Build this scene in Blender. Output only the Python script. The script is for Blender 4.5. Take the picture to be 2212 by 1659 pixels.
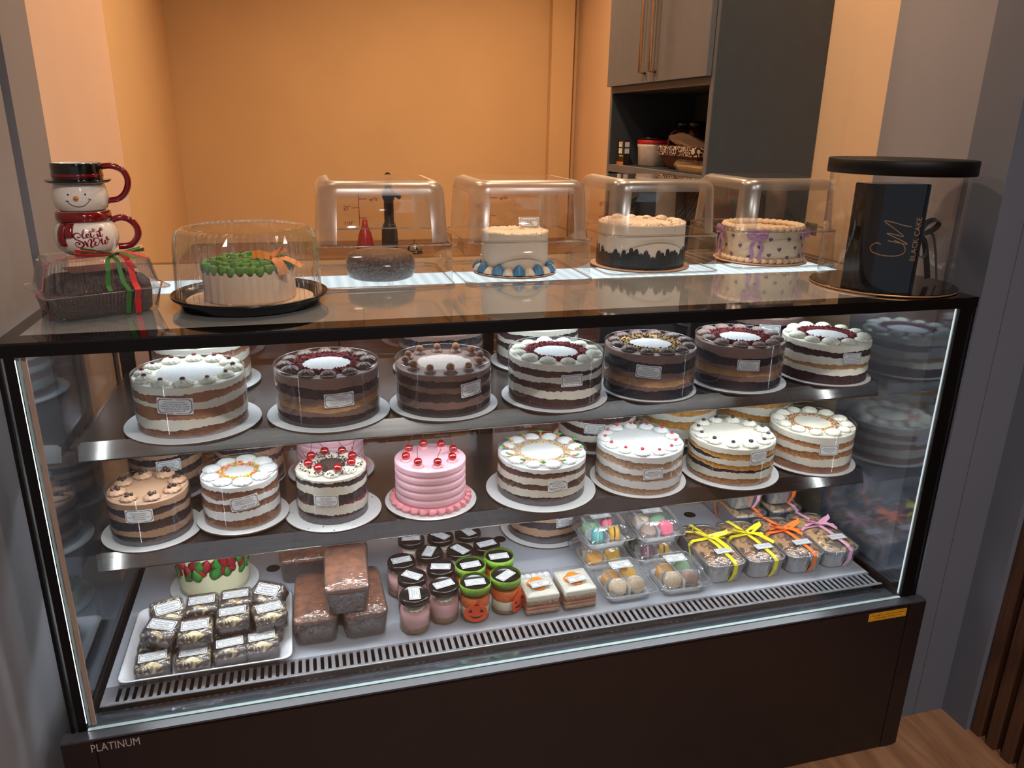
import bpy, math, random
from math import sin, cos, pi, radians, sqrt, atan2, asin
from mathutils import Matrix, Vector, Euler
random.seed(11)
for o in list(bpy.data.objects): bpy.data.objects.remove(o, do_unlink=True)
scene = bpy.context.scene
COL = scene.collection

# ------------------------------------------------------------------ camera
CAMP = Vector((0.4548, -1.2545, 1.4667)); YAW, PITCH, ROLL, FPX = 0.2689, 0.3237, 0.0176, 1655.28
cam_d = bpy.data.cameras.new('camera'); cam = bpy.data.objects.new('camera', cam_d); COL.objects.link(cam)
cam_d.sensor_width = 36.0; cam_d.sensor_fit = 'HORIZONTAL'; cam_d.lens = 36.0*FPX/2212.0
cam_d.clip_start = 0.02; cam_d.clip_end = 60
_f = Vector((sin(YAW)*cos(PITCH), cos(YAW)*cos(PITCH), -sin(PITCH)))
_r = Vector((cos(YAW), -sin(YAW), 0)); _u = _r.cross(_f)
_r2 = cos(ROLL)*_r + sin(ROLL)*_u; _u2 = -sin(ROLL)*_r + cos(ROLL)*_u
_m = Matrix((( _r2.x, _u2.x, -_f.x), (_r2.y, _u2.y, -_f.y), (_r2.z, _u2.z, -_f.z))).to_4x4()
_m.translation = CAMP
cam.matrix_world = _m
scene.camera = cam

# ------------------------------------------------------------------ world, lights, exposure
world = bpy.data.worlds.new('world'); scene.world = world; world.use_nodes = True
bg = world.node_tree.nodes['Background']; bg.inputs[0].default_value = (0.62, 0.68, 0.80, 1); bg.inputs[1].default_value = 0.22
vs = scene.view_settings
vs.view_transform = 'Standard'; vs.look = 'None'; vs.gamma = 1.0; vs.exposure = 0.55; vs.use_curve_mapping = False
cy = scene.cycles
cy.max_bounces = 6; cy.diffuse_bounces = 3; cy.glossy_bounces = 3; cy.transmission_bounces = 2; cy.transparent_max_bounces = 24
cy.use_adaptive_sampling = True; cy.adaptive_threshold = 0.08; cy.use_denoising = True; cy.use_light_tree = False
cy.caustics_reflective = False; cy.caustics_refractive = False; cy.sample_clamp_indirect = 4.0; cy.sample_clamp_direct = 12.0
WARM = (1.0, 0.67, 0.40); WARM2 = (1.0, 0.70, 0.46); NEUT_FILL = (1.0, 0.93, 0.86)
DOWNLIGHTS = [  # x, y, power, colour : ceiling downlights, warm behind the counter and added neutral fill over the shop floor
    (0.55, 1.55, 6.0, WARM), (1.35, 1.70, 10.5, WARM), (0.95, 0.62, 6.5, WARM2), (0.25, 0.75, 1.6, WARM2), (1.55, 0.50, 4.2, WARM2),
    (0.55, -1.5, 16, NEUT_FILL), (1.55, -1.5, 12, NEUT_FILL), (1.0, -3.0, 12, NEUT_FILL)]
LED_UP, LED_SHELF, LED_DECK, LED_POST, LED_SEEN = 8.0, 29.0, 42.0, 15.0, 0.62

# ------------------------------------------------------------------ materials
def C(r, g, b):
    f = lambda c: (c/255/12.92 if c/255 <= 0.04045 else ((c/255+0.055)/1.055)**2.4)
    return (f(r), f(g), f(b), 1.0)
MATS = {}
def new_mat(name):
    m = bpy.data.materials.new(name); m.use_nodes = True; m.node_tree.nodes.clear()
    return m, m.node_tree.nodes, m.node_tree.links
def mat(name, col, rough=0.5, metal=0.0, spec=0.5, vary=0.12, scale=40.0, bump=0.0, bscale=None, col2=None, coat=0.0, sss=0.0, dist=0.0, sheen=0.0, stretch=None):
    if name in MATS: return MATS[name]
    m, N, L = new_mat(name)
    out = N.new('ShaderNodeOutputMaterial'); b = N.new('ShaderNodeBsdfPrincipled'); L.new(b.outputs[0], out.inputs[0])
    tc = N.new('ShaderNodeTexCoord'); src = tc.outputs['Object']
    if stretch:
        mp = N.new('ShaderNodeMapping'); mp.inputs['Scale'].default_value = stretch; L.new(src, mp.inputs[0]); src = mp.outputs[0]
    nz = N.new('ShaderNodeTexNoise'); nz.inputs['Scale'].default_value = scale; nz.inputs['Detail'].default_value = 2; nz.inputs['Distortion'].default_value = dist
    L.new(src, nz.inputs['Vector'])
    cr = N.new('ShaderNodeValToRGB'); cr.color_ramp.elements[0].position = 0.3; cr.color_ramp.elements[1].position = 0.7
    c2 = col2 if col2 else tuple(min(1, c*(1+vary)) for c in col[:3])+(1,)
    c1 = col if col2 else tuple(c*(1-vary) for c in col[:3])+(1,)
    cr.color_ramp.elements[0].color = c1; cr.color_ramp.elements[1].color = c2
    L.new(nz.outputs[0], cr.inputs[0]); L.new(cr.outputs[0], b.inputs['Base Color'])
    b.inputs['Roughness'].default_value = rough; b.inputs['Metallic'].default_value = metal
    b.inputs['Specular IOR Level'].default_value = spec; b.inputs['Coat Weight'].default_value = coat; b.inputs['Coat Roughness'].default_value = 0.08
    if sss: b.inputs['Subsurface Weight'].default_value = sss; b.inputs['Subsurface Radius'].default_value = (0.01, 0.006, 0.004); b.inputs['Subsurface Scale'].default_value = 0.4
    if sheen: b.inputs['Sheen Weight'].default_value = sheen
    if bump:
        n2 = N.new('ShaderNodeTexNoise'); n2.inputs['Scale'].default_value = bscale or scale*2; n2.inputs['Detail'].default_value = 1.5; n2.inputs['Distortion'].default_value = dist
        L.new(src, n2.inputs['Vector'])
        bp = N.new('ShaderNodeBump'); bp.inputs['Strength'].default_value = bump; bp.inputs['Distance'].default_value = 0.004
        L.new(n2.outputs[0], bp.inputs['Height']); L.new(bp.outputs[0], b.inputs['Normal'])
    MATS[name] = m; return m
def emis(name, col, strength, stripes=0):
    if name in MATS: return MATS[name]
    m, N, L = new_mat(name)
    out = N.new('ShaderNodeOutputMaterial'); e = N.new('ShaderNodeEmission'); e.inputs[0].default_value = col; e.inputs[1].default_value = strength
    if stripes:
        tc = N.new('ShaderNodeTexCoord'); w = N.new('ShaderNodeTexWave'); w.inputs['Scale'].default_value = stripes; w.wave_profile = 'SIN'
        L.new(tc.outputs['Object'], w.inputs['Vector'])
        mr = N.new('ShaderNodeMapRange'); mr.inputs[3].default_value = strength*0.88; mr.inputs[4].default_value = strength*1.1
        L.new(w.outputs['Fac'], mr.inputs[0]); L.new(mr.outputs[0], e.inputs[1])
    L.new(e.outputs[0], out.inputs[0]); MATS[name] = m
    if strength < 5: m.cycles.emission_sampling = 'NONE'
    return m
def clear(name, tint=(0.97, 0.98, 0.98), f0=0.04, rough=0.02, gcol=(1, 1, 1), bump=0.0, bscale=60, haze=0.0, hcol=(0.8, 0.8, 0.8), fscale=1.0, stretch=None, dist=0.0):
    """thin clear sheet: transparent with a Schlick reflection and an optional milky haze"""
    if name in MATS: return MATS[name]
    m, N, L = new_mat(name)
    out = N.new('ShaderNodeOutputMaterial'); t = N.new('ShaderNodeBsdfTransparent'); t.inputs[0].default_value = tuple(tint)+(1,)
    g = N.new('ShaderNodeBsdfGlossy'); g.inputs['Roughness'].default_value = rough; g.inputs[0].default_value = tuple(gcol)+(1,)
    lw = N.new('ShaderNodeLayerWeight'); lw.inputs['Blend'].default_value = 0.5
    pw = N.new('ShaderNodeMath'); pw.operation = 'POWER'; pw.inputs[1].default_value = 5.0; L.new(lw.outputs['Facing'], pw.inputs[0])
    ma = N.new('ShaderNodeMath'); ma.operation = 'MULTIPLY_ADD'; ma.inputs[1].default_value = (1-f0)*fscale; ma.inputs[2].default_value = f0; L.new(pw.outputs[0], ma.inputs[0])
    base = t.outputs[0]
    if haze:
        d = N.new('ShaderNodeBsdfDiffuse'); d.inputs[0].default_value = tuple(hcol)+(1,)
        tl = N.new('ShaderNodeBsdfTranslucent'); tl.inputs[0].default_value = tuple(hcol)+(1,)
        ad = N.new('ShaderNodeMixShader'); ad.inputs[0].default_value = 0.5; L.new(d.outputs[0], ad.inputs[1]); L.new(tl.outputs[0], ad.inputs[2])
        mh = N.new('ShaderNodeMixShader'); mh.inputs[0].default_value = haze; L.new(t.outputs[0], mh.inputs[1]); L.new(ad.outputs[0], mh.inputs[2]); base = mh.outputs[0]
    mx = N.new('ShaderNodeMixShader'); L.new(ma.outputs[0], mx.inputs[0]); L.new(base, mx.inputs[1]); L.new(g.outputs[0], mx.inputs[2])
    if bump:
        tc = N.new('ShaderNodeTexCoord'); src = tc.outputs['Object']
        if stretch:
            mp = N.new('ShaderNodeMapping'); mp.inputs['Scale'].default_value = stretch; L.new(src, mp.inputs[0]); src = mp.outputs[0]
        n2 = N.new('ShaderNodeTexNoise'); n2.inputs['Scale'].default_value = bscale; n2.inputs['Detail'].default_value = 1.5; n2.inputs['Distortion'].default_value = dist
        L.new(src, n2.inputs['Vector'])
        bp = N.new('ShaderNodeBump'); bp.inputs['Strength'].default_value = bump; bp.inputs['Distance'].default_value = 0.006
        L.new(n2.outputs[0], bp.inputs['Height']); L.new(bp.outputs[0], g.inputs['Normal'])
    L.new(mx.outputs[0], out.inputs[0]); MATS[name] = m; return m
def wood(name, c1, c2, scale=(1, 12, 12), rough=0.45):
    if name in MATS: return MATS[name]
    m, N, L = new_mat(name)
    out = N.new('ShaderNodeOutputMaterial'); b = N.new('ShaderNodeBsdfPrincipled'); L.new(b.outputs[0], out.inputs[0])
    tc = N.new('ShaderNodeTexCoord'); mp = N.new('ShaderNodeMapping'); mp.inputs['Scale'].default_value = scale; L.new(tc.outputs['Object'], mp.inputs[0])
    nz = N.new('ShaderNodeTexNoise'); nz.inputs['Scale'].default_value = 2.2; nz.inputs['Detail'].default_value = 8; nz.inputs['Distortion'].default_value = 1.6; L.new(mp.outputs[0], nz.inputs['Vector'])
    cr = N.new('ShaderNodeValToRGB'); cr.color_ramp.elements[0].position = 0.32; cr.color_ramp.elements[1].position = 0.68
    cr.color_ramp.elements[0].color = c1; cr.color_ramp.elements[1].color = c2; L.new(nz.outputs[0], cr.inputs[0]); L.new(cr.outputs[0], b.inputs['Base Color'])
    bp = N.new('ShaderNodeBump'); bp.inputs['Strength'].default_value = 0.15; bp.inputs['Distance'].default_value = 0.002; L.new(nz.outputs[0], bp.inputs['Height']); L.new(bp.outputs[0], b.inputs['Normal'])
    b.inputs['Roughness'].default_value = rough; MATS[name] = m; return m

# ------------------------------------------------------------------ mesh helpers
class MB:
    """collects geometry for ONE mesh; each face keeps a material index"""
    def __init__(s): s.v = []; s.f = []; s.m = []; s.sm = []
    def add(s, v, f, mi=0, smooth=False):
        o = len(s.v); s.v += [tuple(p) for p in v]
        for q in f: s.f.append(tuple(i+o for i in q)); s.m.append(mi); s.sm.append(smooth)
        return s
    def box(s, x0, x1, y0, y1, z0, z1, mi=0):
        v = [(x0, y0, z0), (x1, y0, z0), (x1, y1, z0), (x0, y1, z0), (x0, y0, z1), (x1, y0, z1), (x1, y1, z1), (x0, y1, z1)]
        return s.add(v, [(0, 3, 2, 1), (4, 5, 6, 7), (0, 1, 5, 4), (1, 2, 6, 5), (2, 3, 7, 6), (3, 0, 4, 7)], mi)
    def loft(s, rings, cap0=True, cap1=True, mi=0, smooth=True, mis=None):
        n = len(rings[0]); o = len(s.v)
        for r in rings: s.v += [tuple(p) for p in r]
        for k in range(len(rings)-1):
            for i in range(n):
                j = (i+1) % n
                s.f.append((o+k*n+i, o+k*n+j, o+(k+1)*n+j, o+(k+1)*n+i)); s.m.append(mis[k] if mis else mi); s.sm.append(smooth)
        if cap0: s.f.append(tuple(o+i for i in reversed(range(n)))); s.m.append(mis[0] if mis else mi); s.sm.append(False)
        if cap1: s.f.append(tuple(o+(len(rings)-1)*n+i for i in range(n))); s.m.append(mis[-1] if mis else mi); s.sm.append(False)
        return s
    def lathe(s, prof, n=48, cx=0, cy=0, mi=0, cap0=True, cap1=True, smooth=True, mis=None):
        return s.loft([[(cx+r*cos(2*pi*i/n), cy+r*sin(2*pi*i/n), z) for i in range(n)] for r, z in prof], cap0, cap1, mi, smooth, mis)
    def tube(s, pts, r, n=8, mi=0, closed=False, rr=None):
        P = [Vector(p) for p in pts]; rings = []; s1 = None
        for i, p in enumerate(P):
            a = P[i-1] if (i > 0 or closed) else p; b = P[(i+1) % len(P)] if (i < len(P)-1 or closed) else p
            t = (b-a).normalized() if (b-a).length > 1e-9 else Vector((0, 0, 1))
            if s1 is None: s1 = t.cross(Vector((0, 0, 1))) if abs(t.z) < .9 else t.cross(Vector((0, 1, 0)))
            s1 = s1-t*s1.dot(t); s1.normalize(); s2 = s1.cross(t).normalized(); q = rr[i] if rr else r
            rings.append([p+s1*(q*cos(2*pi*k/n))+s2*(q*sin(2*pi*k/n)) for k in range(n)])
        if closed: rings.append(rings[0]); return s.loft(rings, False, False, mi)
        return s.loft(rings, True, True, mi)
    def strip(s, pts, wv, mi=0, th=0.0003):
        """flat ribbon along pts; wv: half-width vector per point (or one vector)"""
        P = [Vector(p) for p in pts]; W = [Vector(w) for w in wv] if isinstance(wv[0], (tuple, list, Vector)) else [Vector(wv)]*len(P)
        rings = []
        for i, p in enumerate(P):
            t = (P[min(i+1, len(P)-1)]-P[max(i-1, 0)]); nn = t.cross(W[i]); nn = nn.normalized()*th if nn.length > 1e-9 else Vector((0, 0, th))
            rings.append([p-W[i]-nn, p+W[i]-nn, p+W[i]+nn, p-W[i]+nn])
        return s.loft(rings, True, True, mi, smooth=False)
    def xf(s, M): s.v = [tuple(M @ Vector(p)) for p in s.v]; return s
    def mesh(s, name, mats):
        me = bpy.data.meshes.new(name); me.from_pydata(s.v, [], s.f)
        for m in (mats if isinstance(mats, (list, tuple)) else [mats]): me.materials.append(m)
        me.polygons.foreach_set('material_index', s.m); me.polygons.foreach_set('use_smooth', s.sm); me.update(); return me
    def build(s, name, mats, parent=None, loc=(0, 0, 0), rot=(0, 0, 0)):
        return inst(name, s.mesh(name, mats), parent, loc, rot)
def inst(name, me, parent=None, loc=(0, 0, 0), rot=(0, 0, 0), sc=1.0):
    o = bpy.data.objects.new(name, me); COL.objects.link(o); o.parent = parent
    o.location = loc; o.rotation_euler = rot; o.scale = (sc, sc, sc) if not isinstance(sc, (tuple, list)) else sc
    return o
def tag(o, label=None, cat=None, group=None, kind=None):
    if label: o['label'] = label
    if cat: o['category'] = cat
    if group: o['group'] = group
    if kind: o['kind'] = kind
    return o
def thing(name, label, cat, loc=(0, 0, 0), rz=0.0, group=None, rot=None):
    o = bpy.data.objects.new(name, None); COL.objects.link(o); o.location = loc; o.rotation_euler = rot if rot else (0, 0, rz); o.empty_display_size = 0.05
    return tag(o, label, cat, group)
def struct(name, b, m, label=None):
    return tag(b.build(name, m), label=label, kind='structure')
def rrect(hx, hy, r, z, n=4, cx=0, cy=0):
    r = min(r, hx-1e-5, hy-1e-5); out = []
    for k, (sx, sy) in enumerate(((1, 1), (-1, 1), (-1, -1), (1, -1))):
        for i in range(n+1):
            a = k*pi/2+i*pi/2/n; out.append((cx+sx*(hx-r)+r*cos(a), cy+sy*(hy-r)+r*sin(a), z))
    return out
def circ(r, z, n=48, cx=0, cy=0): return [(cx+r*cos(2*pi*i/n), cy+r*sin(2*pi*i/n), z) for i in range(n)]
def spline(pts, n=6):
    P = [Vector(p) for p in pts]; out = []
    for i in range(len(P)-1):
        p0 = P[max(i-1, 0)]; p1 = P[i]; p2 = P[i+1]; p3 = P[min(i+2, len(P)-1)]
        for k in range(n):
            t = k/n; out.append(0.5*((2*p1)+(p2-p0)*t+(2*p0-5*p1+4*p2-p3)*t*t+(3*p1-p0-3*p2+p3)*t**3))
    out.append(P[-1]); return out

# ------------------------------------------------------------------ lettering (built-in font, meshes made once)
HDR = 'NicoleCaneCreations\n'
TEXTS = {
 'strawberry': HDR+'Vanilla Cake Layered With\nStrawberry and Vanilla Cream\nCheese Frosting and Topped\nWith Sliced Almonds',
 'myheaven': HDR+'My Heaven\nChocolate and Red Velvet Cake\nLayered With NY Style\nCheesecake and Chocolate\nCream Cheese Frosting',
 'moist': HDR+'Moist Chocolate\nCake With Chocolate Cream\nCheese Frosting',
 'redvelvet': HDR+'Red Velvet Cake\nLayered With Vanilla\nCream Cheese Frosting',
 'chocheaven': HDR+'Chocolate Heaven\nChocolate Cake Layered With NY\nStyle Cheesecake and Chocolate\nCream Cheese Frosting',
 'rvheaven': HDR+'Red Velvet Heaven\nRed Velvet Cake Layered With\nNY Style Cheesecake and Vanilla\nCream Cheese Frosting',
 'eggchoc': HDR+'Eggless Chocolate\nCake With Chocolate Cream\nCheese Frosting',
 'eggvan': HDR+'Eggless Vanilla Cake\nWith Whipped Frosting', 'lowsugar': 'LOW SUGAR',
 'blackforest': HDR+'Black Forest Cake\nChocolate Cake Soaked In A Cherry\nBrandy and Layered With Whipped\nCream And Cherries',
 'carrot': 'Carrot Cake With\nVanilla Cream\nCheese Frosting',
 'strawb2': HDR+'Strawberry Cake Layered With\nStrawberry and Vanilla Cream\nCheese Frosting',
 'lemon': HDR+'Lemon Cake Layered With\nBlueberry and Lemon Cream\nCheese Frosting',
 'vanstraw': HDR+'Vanilla and Strawberry Cake\nVanilla Cream Cheese\nFrosting',
 'jar': HDR+'Cheesecake Jar\nStrawberry', 'jarh': HDR+'Halloween\nCheesecake Jar', 'square': HDR+'Dessert\nSquare',
 'macaron': HDR+'Assorted\nMacarons', 'brownie': HDR+'Brownie With\nCream Cheese Swirl', 'loaf': HDR+'Holly Crunch Loaf', 'buttercream': HDR+'Vanilla\nButtercream',
 'platinum': 'PLATINUM', 'sticker': '\u2022 Please clean the sundries in the drain regularly\nto prevent clogging, three times a month.',
 'blackcake': 'BLACK CAKE', '4qt': '4qt.', '5L': '5L', '10L': '10L', '12qt': '12qt.', 'box': 'premium',
}
TM = {}
def make_texts():
    obs = {}
    for k, body in TEXTS.items():
        cu = bpy.data.curves.new('t_'+k, 'FONT'); cu.body = body; cu.align_x = 'CENTER'; cu.size = 1.0; cu.resolution_u = 2; cu.space_line = 0.95
        cu.fill_mode = 'FRONT'; cu.dimensions = '2D'
        o = bpy.data.objects.new('t_'+k, cu); COL.objects.link(o); obs[k] = o
    dg = bpy.context.evaluated_depsgraph_get()
    for k, o in obs.items():
        me = bpy.data.meshes.new_from_object(o.evaluated_get(dg))
        V = [(v.co.x, v.co.y) for v in me.vertices]; F = [tuple(p.vertices) for p in me.polygons]
        x0 = min(v[0] for v in V); x1 = max(v[0] for v in V); y0 = min(v[1] for v in V); y1 = max(v[1] for v in V)
        TM[k] = ([(v[0]-(x0+x1)/2, v[1]-(y0+y1)/2) for v in V], F, x1-x0, y1-y0)
        bpy.data.meshes.remove(me)
    for o in obs.values():
        cu = o.data; bpy.data.objects.remove(o); bpy.data.curves.remove(cu)
make_texts()
def text2d(key, w, h, cx=0, cy=0, free=False, fx=1, fy=1):
    V, F, tw, th = TM[key]; sx = w/tw; sy = h/th
    if not free: sx = min(sx, sy*1.25); sy = min(sy, sx*1.25)
    F2 = F if fx*fy > 0 else [tuple(reversed(f)) for f in F]
    return [(cx+v[0]*sx*fx, cy+v[1]*sy*fy) for v in V], F2

M_LABEL = mat('label_paper', C(240, 240, 242), 0.55, vary=0.02)
M_INK = mat('label_ink', C(40, 44, 52), 0.6, vary=0.05)
def label_part(parent, mapper, w, h, key, extra=None, oval=False, name='label', share=None):
    """paper label with octagonal frame line and print; mapper(u,v,offset)->point"""
    ck = ('lab', share)
    if share and ck in MATS: m1, m2 = MATS[ck]
    else:
        b = MB(); xs = [-w/2, -w/2+0.0012, -w/4, 0, w/4, w/2-0.0012, w/2]; hs = [h/2-0.0012, h/2, h/2, h/2, h/2, h/2, h/2-0.0012]
        T = [mapper(x, q, 0.0004) for x, q in zip(xs, hs)]; B = [mapper(x, -q, 0.0004) for x, q in zip(xs, hs)]
        n = len(xs); b.add(T+B, [(n+i, n+i+1, i+1, i) for i in range(n-1)])
        Bk = [mapper(x, q, 0.0) for x, q in zip(xs, hs)]+[mapper(x, -q, 0.0) for x, q in zip(xs, hs)]
        b.add(Bk, [(i, i+1, n+i+1, n+i) for i in range(n-1)])
        m1 = b.mesh(name, M_LABEL)
        p = MB()
        def ringpts(ins):
            a, c = w/2-ins, h/2-ins; k = min(w, h)*0.14
            if oval: return [(a*cos(2*pi*i/24), c*sin(2*pi*i/24)) for i in range(24)]
            return [(-a+k, c), (-a/3, c), (a/3, c), (a-k, c), (a, c-k), (a, -c+k), (a-k, -c), (a/3, -c), (-a/3, -c), (-a+k, -c), (-a, -c+k), (-a, c-k)]
        o = ringpts(min(w, h)*0.06); i_ = ringpts(min(w, h)*0.06+min(w, h)*0.035); n = len(o)
        p.add([mapper(u, v, 0.0007) for u, v in o+i_], [(k, n+k, n+(k+1) % n, (k+1) % n) for k in range(n)])
        jobs = [(key, w*0.80, h*0.66, 0, 0)] if not extra else [(key, w*0.74, h*0.40, 0, h*0.12), (extra, w*0.5, h*0.14, w*0.1, -h*0.24)]
        for kk, tw, th, cx, cy_ in jobs:
            V, F = text2d(kk, tw, th, cx, cy_); p.add([mapper(u, v, 0.0007) for u, v in V], F)
        m2 = p.mesh(name+'_print', M_INK)
        if share: MATS[ck] = (m1, m2)
    l = inst(name, m1, parent); inst('print', m2, l); return l
def cylmap(R, phi, zc, tilt=0.0):
    def f(u, v, off):
        uu = u*cos(tilt)-v*sin(tilt); vv = u*sin(tilt)+v*cos(tilt); a = phi+uu/R
        return ((R+off)*cos(a), (R+off)*sin(a), zc+vv)
    return f
def flatmap(M):
    return lambda u, v, off: tuple(M @ Vector((u, v, off)))
def TR(x, y, z, rx=0, ry=0, rz=0): return Matrix.Translation((x, y, z)) @ Euler((rx, ry, rz)).to_matrix().to_4x4()
# ------------------------------------------------------------------ the room
M_BEIGE = mat('beige_wall_paint', C(214, 178, 132), 0.85, vary=0.03, scale=3)
M_PINK = mat('beige_wall_pale_lit', C(222, 190, 168), 0.85, vary=0.03, scale=3)  # beige wall with its paler, pinker light put into the colour
M_GREY = mat('grey_wall_paint', C(136, 132, 136), 0.8, vary=0.04, scale=4)
M_GREYD = mat('groove_shade_grey', C(92, 92, 100), 0.8, vary=0.04, scale=4)  # shade of the left wall groove painted in as darker grey
M_BLUEG = mat('blue_grey_wall', C(98, 100, 110), 0.8, vary=0.04, scale=4)  # darker and bluer than the grey wall sections
M_CEIL = mat('ceiling_paint', C(205, 198, 188), 0.9, vary=0.02)
M_FLOOR = wood('floor_wood', C(120, 82, 58), C(160, 116, 84), (6, 1.2, 6))
M_SLAT = wood('slat_wood', C(62, 38, 26), C(96, 62, 42), (20, 20, 1))
struct('floor', MB().box(-2.5, 4.5, -4.5, 2.9, -0.05, 0.0), M_FLOOR, 'brown wood-grain floor')
struct('ceiling', MB().box(-2.5, 4.5, -4.5, 2.9, 2.62, 2.70), M_CEIL)
struct('wall_back', MB().box(-0.30, 2.1, 2.75, 2.85, 0, 2.62), M_BEIGE, 'beige back wall behind the counter')
struct('trim_1', MB().box(1.72, 1.835, 2.70, 2.75, 0, 2.62), M_BEIGE)
# left wall in sections along its depth
struct('wall_left', MB().box(-0.20, -0.06, 0.68, 1.435, 0, 2.62), M_PINK, 'beige side wall with paler light painted in')
struct('wall_left_rear', MB().box(-0.20, -0.066, 1.435, 2.75, 0, 2.62), M_BEIGE)
struct('wall_left_front', MB().box(-0.20, -0.06, -0.9, 0.445, 0, 2.62), M_GREY)
struct('trim_2', MB().box(-0.20, -0.075, 0.445, 0.495, 0, 2.62), M_GREYD)
struct('wall_left_middle', MB().box(-0.20, -0.06, 0.495, 0.68, 0, 2.62), M_GREY)
struct('wall_left_end', MB().box(-2.5, -0.20, -0.9, -0.8, 0, 2.62), M_GREY)
# right wall
struct('wall_right_rear', MB().box(1.873, 2.1, 0.585, 2.75, 0, 2.62), mat('warm_beige_paint', C(220, 184, 146), 0.85, vary=0.03, scale=3))
struct('wall_right_niche', MB().box(1.87, 2.1, 0.455, 0.585, 0, 2.62), MATS['warm_beige_paint'])
struct('wall_right_middle', MB().box(1.87, 2.1, 0.17, 0.455, 0, 2.62), M_GREY)
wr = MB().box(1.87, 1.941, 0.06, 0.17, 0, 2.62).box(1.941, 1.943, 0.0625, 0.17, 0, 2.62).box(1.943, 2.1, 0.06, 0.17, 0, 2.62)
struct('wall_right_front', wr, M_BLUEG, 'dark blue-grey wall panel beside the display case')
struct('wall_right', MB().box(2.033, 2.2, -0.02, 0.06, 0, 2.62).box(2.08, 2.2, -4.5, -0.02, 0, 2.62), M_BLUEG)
sp = tag(MB().box(2.068, 2.0799, -1.4, -0.0202, 0.0, 2.62).build('slat_panel_backing', M_SLAT), kind='structure'); sp.name = 'trim_3'
sm = MB().box(-0.022, 0.0, -0.0, 0.026, 0.002, 2.6).mesh('wood_slat', M_SLAT)
for k in range(24): inst('wood_slat', sm, sp, (2.0681, -0.05-k*0.046, 0))

# ------------------------------------------------------------------ ceiling downlights and added fill lamps (lamp and light together)
M_LAMP = emis('lamp_glow', (1.0, 0.8, 0.6, 1), 4.0); M_WMETAL = mat('white_metal', C(225, 225, 222), 0.4, vary=0.02)
for k, (x, y, p, c) in enumerate(DOWNLIGHTS):
    t = thing('ceiling_downlight', 'round recessed ceiling downlight above '+('the back counter, left', 'the back counter, right', 'the middle of the display case', 'the snowman mugs', 'the black cylinder box', 'the shop floor, left, added as fill', 'the shop floor, right, added as fill', 'the far shop floor, added as fill')[k], 'ceiling light', (x, y, 2.605), group='recessed ceiling downlights')
    MB().lathe([(0.062, 0.015), (0.062, 0.0), (0.047, 0.0), (0.047, 0.015)], 24, cap0=False, cap1=False).build('trim_ring', M_WMETAL, t)
    MB().lathe([(0.0465, 0.0135), (0.0465, 0.014)], 24).build('diffuser', M_LAMP, t)
    ld = bpy.data.lights.new('downlight', 'AREA'); ld.shape = 'DISK'; ld.size = 0.09; ld.energy = p; ld.color = c; ld.spread = radians(150)
    lo = bpy.data.objects.new('downlight_lamp', ld); COL.objects.link(lo); lo.parent = t; lo.location = (0, 0, -0.004)

# ------------------------------------------------------------------ display case
M_BLACK = mat('black_metal', C(10, 9, 9), 0.32, spec=0.3, vary=0.1)
M_BASE = mat('base_brown_black', C(34, 24, 24), 0.38, spec=0.4, vary=0.08, scale=8)
M_LEDGE = mat('ledge_dark', C(62, 60, 66), 0.3, spec=0.6, vary=0.06, scale=12)
M_STEEL = mat('brushed_steel', C(176, 172, 168), 0.14, metal=1.0, vary=0.08, scale=6, stretch=(1, 40, 40))
M_SHELF = mat('shelf_steel', C(128, 124, 122), 0.2, metal=0.85, vary=0.08, scale=5, stretch=(1, 30, 30))
M_DECK = mat('deck_grey', C(160, 163, 172), 0.42, vary=0.03, scale=10)
M_TROUGH = mat('trough_steel', C(150, 154, 164), 0.10, metal=0.9, vary=0.15, scale=9, bump=0.05, bscale=30)
M_TOP = mat('smoked_top_glass', C(132, 134, 134), 0.035, spec=1.0, vary=0.06, scale=3, coat=1.0)
M_TOPB = mat('black_top_border', C(8, 7, 7), 0.05, spec=0.8, vary=0.05)
M_GLASS = clear('case_glass', (0.955, 0.97, 0.975), f0=0.035, rough=0.0)
M_SIDEG = clear('side_glass', (0.86, 0.90, 0.93), f0=0.15, rough=0.045, fscale=0.9, gcol=(0.85, 0.92, 1.0))
M_DOORG = clear('door_glass', (0.74, 0.76, 0.80), f0=0.12, rough=0.0, gcol=(0.85, 0.88, 0.95))
M_LEDT = emis('led_top', (0.86, 0.95, 1.0, 1), LED_UP, 0)
M_LEDTOP = emis('led_diffuser_seen', (0.82, 0.95, 1.0, 1), 0.72, 12)
M_LEDS = emis('led_shelf', (0.92, 0.97, 1.0, 1), LED_SHELF, 0)
M_LEDP = emis('led_post', (0.92, 0.97, 1.0, 1), LED_POST)
M_LEDV = emis('led_strip_seen', (0.92, 0.97, 1.0, 1), LED_SEEN, 0)
M_EDGE = mat('glass_edge', C(170, 190, 190), 0.2, vary=0.03)
M_PINKEDGE = mat('seal_strip', C(176, 142, 124), 0.5, vary=0.05)
M_HOLE = mat('drain_black', C(8, 8, 9), 0.6)
CW, ZT, ZB, CD = 1.80, 1.149, 0.4312, 0.705
case = thing('display_case', 'long black refrigerated glass display case full of cakes', 'display case', (0, 0, 0))
b = MB().box(-0.0128, CW+0.0128, -0.0185, CD, 0.012, 0.380); b.box(0.0, CW, 0.02, CD-0.03, 0.0, 0.012)
b.box(-0.0128, CW+0.0128, -0.0185, 0.006, 0.380, ZB-0.004).box(-0.0128, 0.018, 0.006, CD, 0.380, ZB-0.004).box(CW-0.018, CW+0.0128, 0.006, CD, 0.380, ZB-0.004).box(0.018, CW-0.018, 0.670, CD, 0.380, ZB-0.004)
base = b.build('base_cabinet', M_BASE, case)
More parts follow.
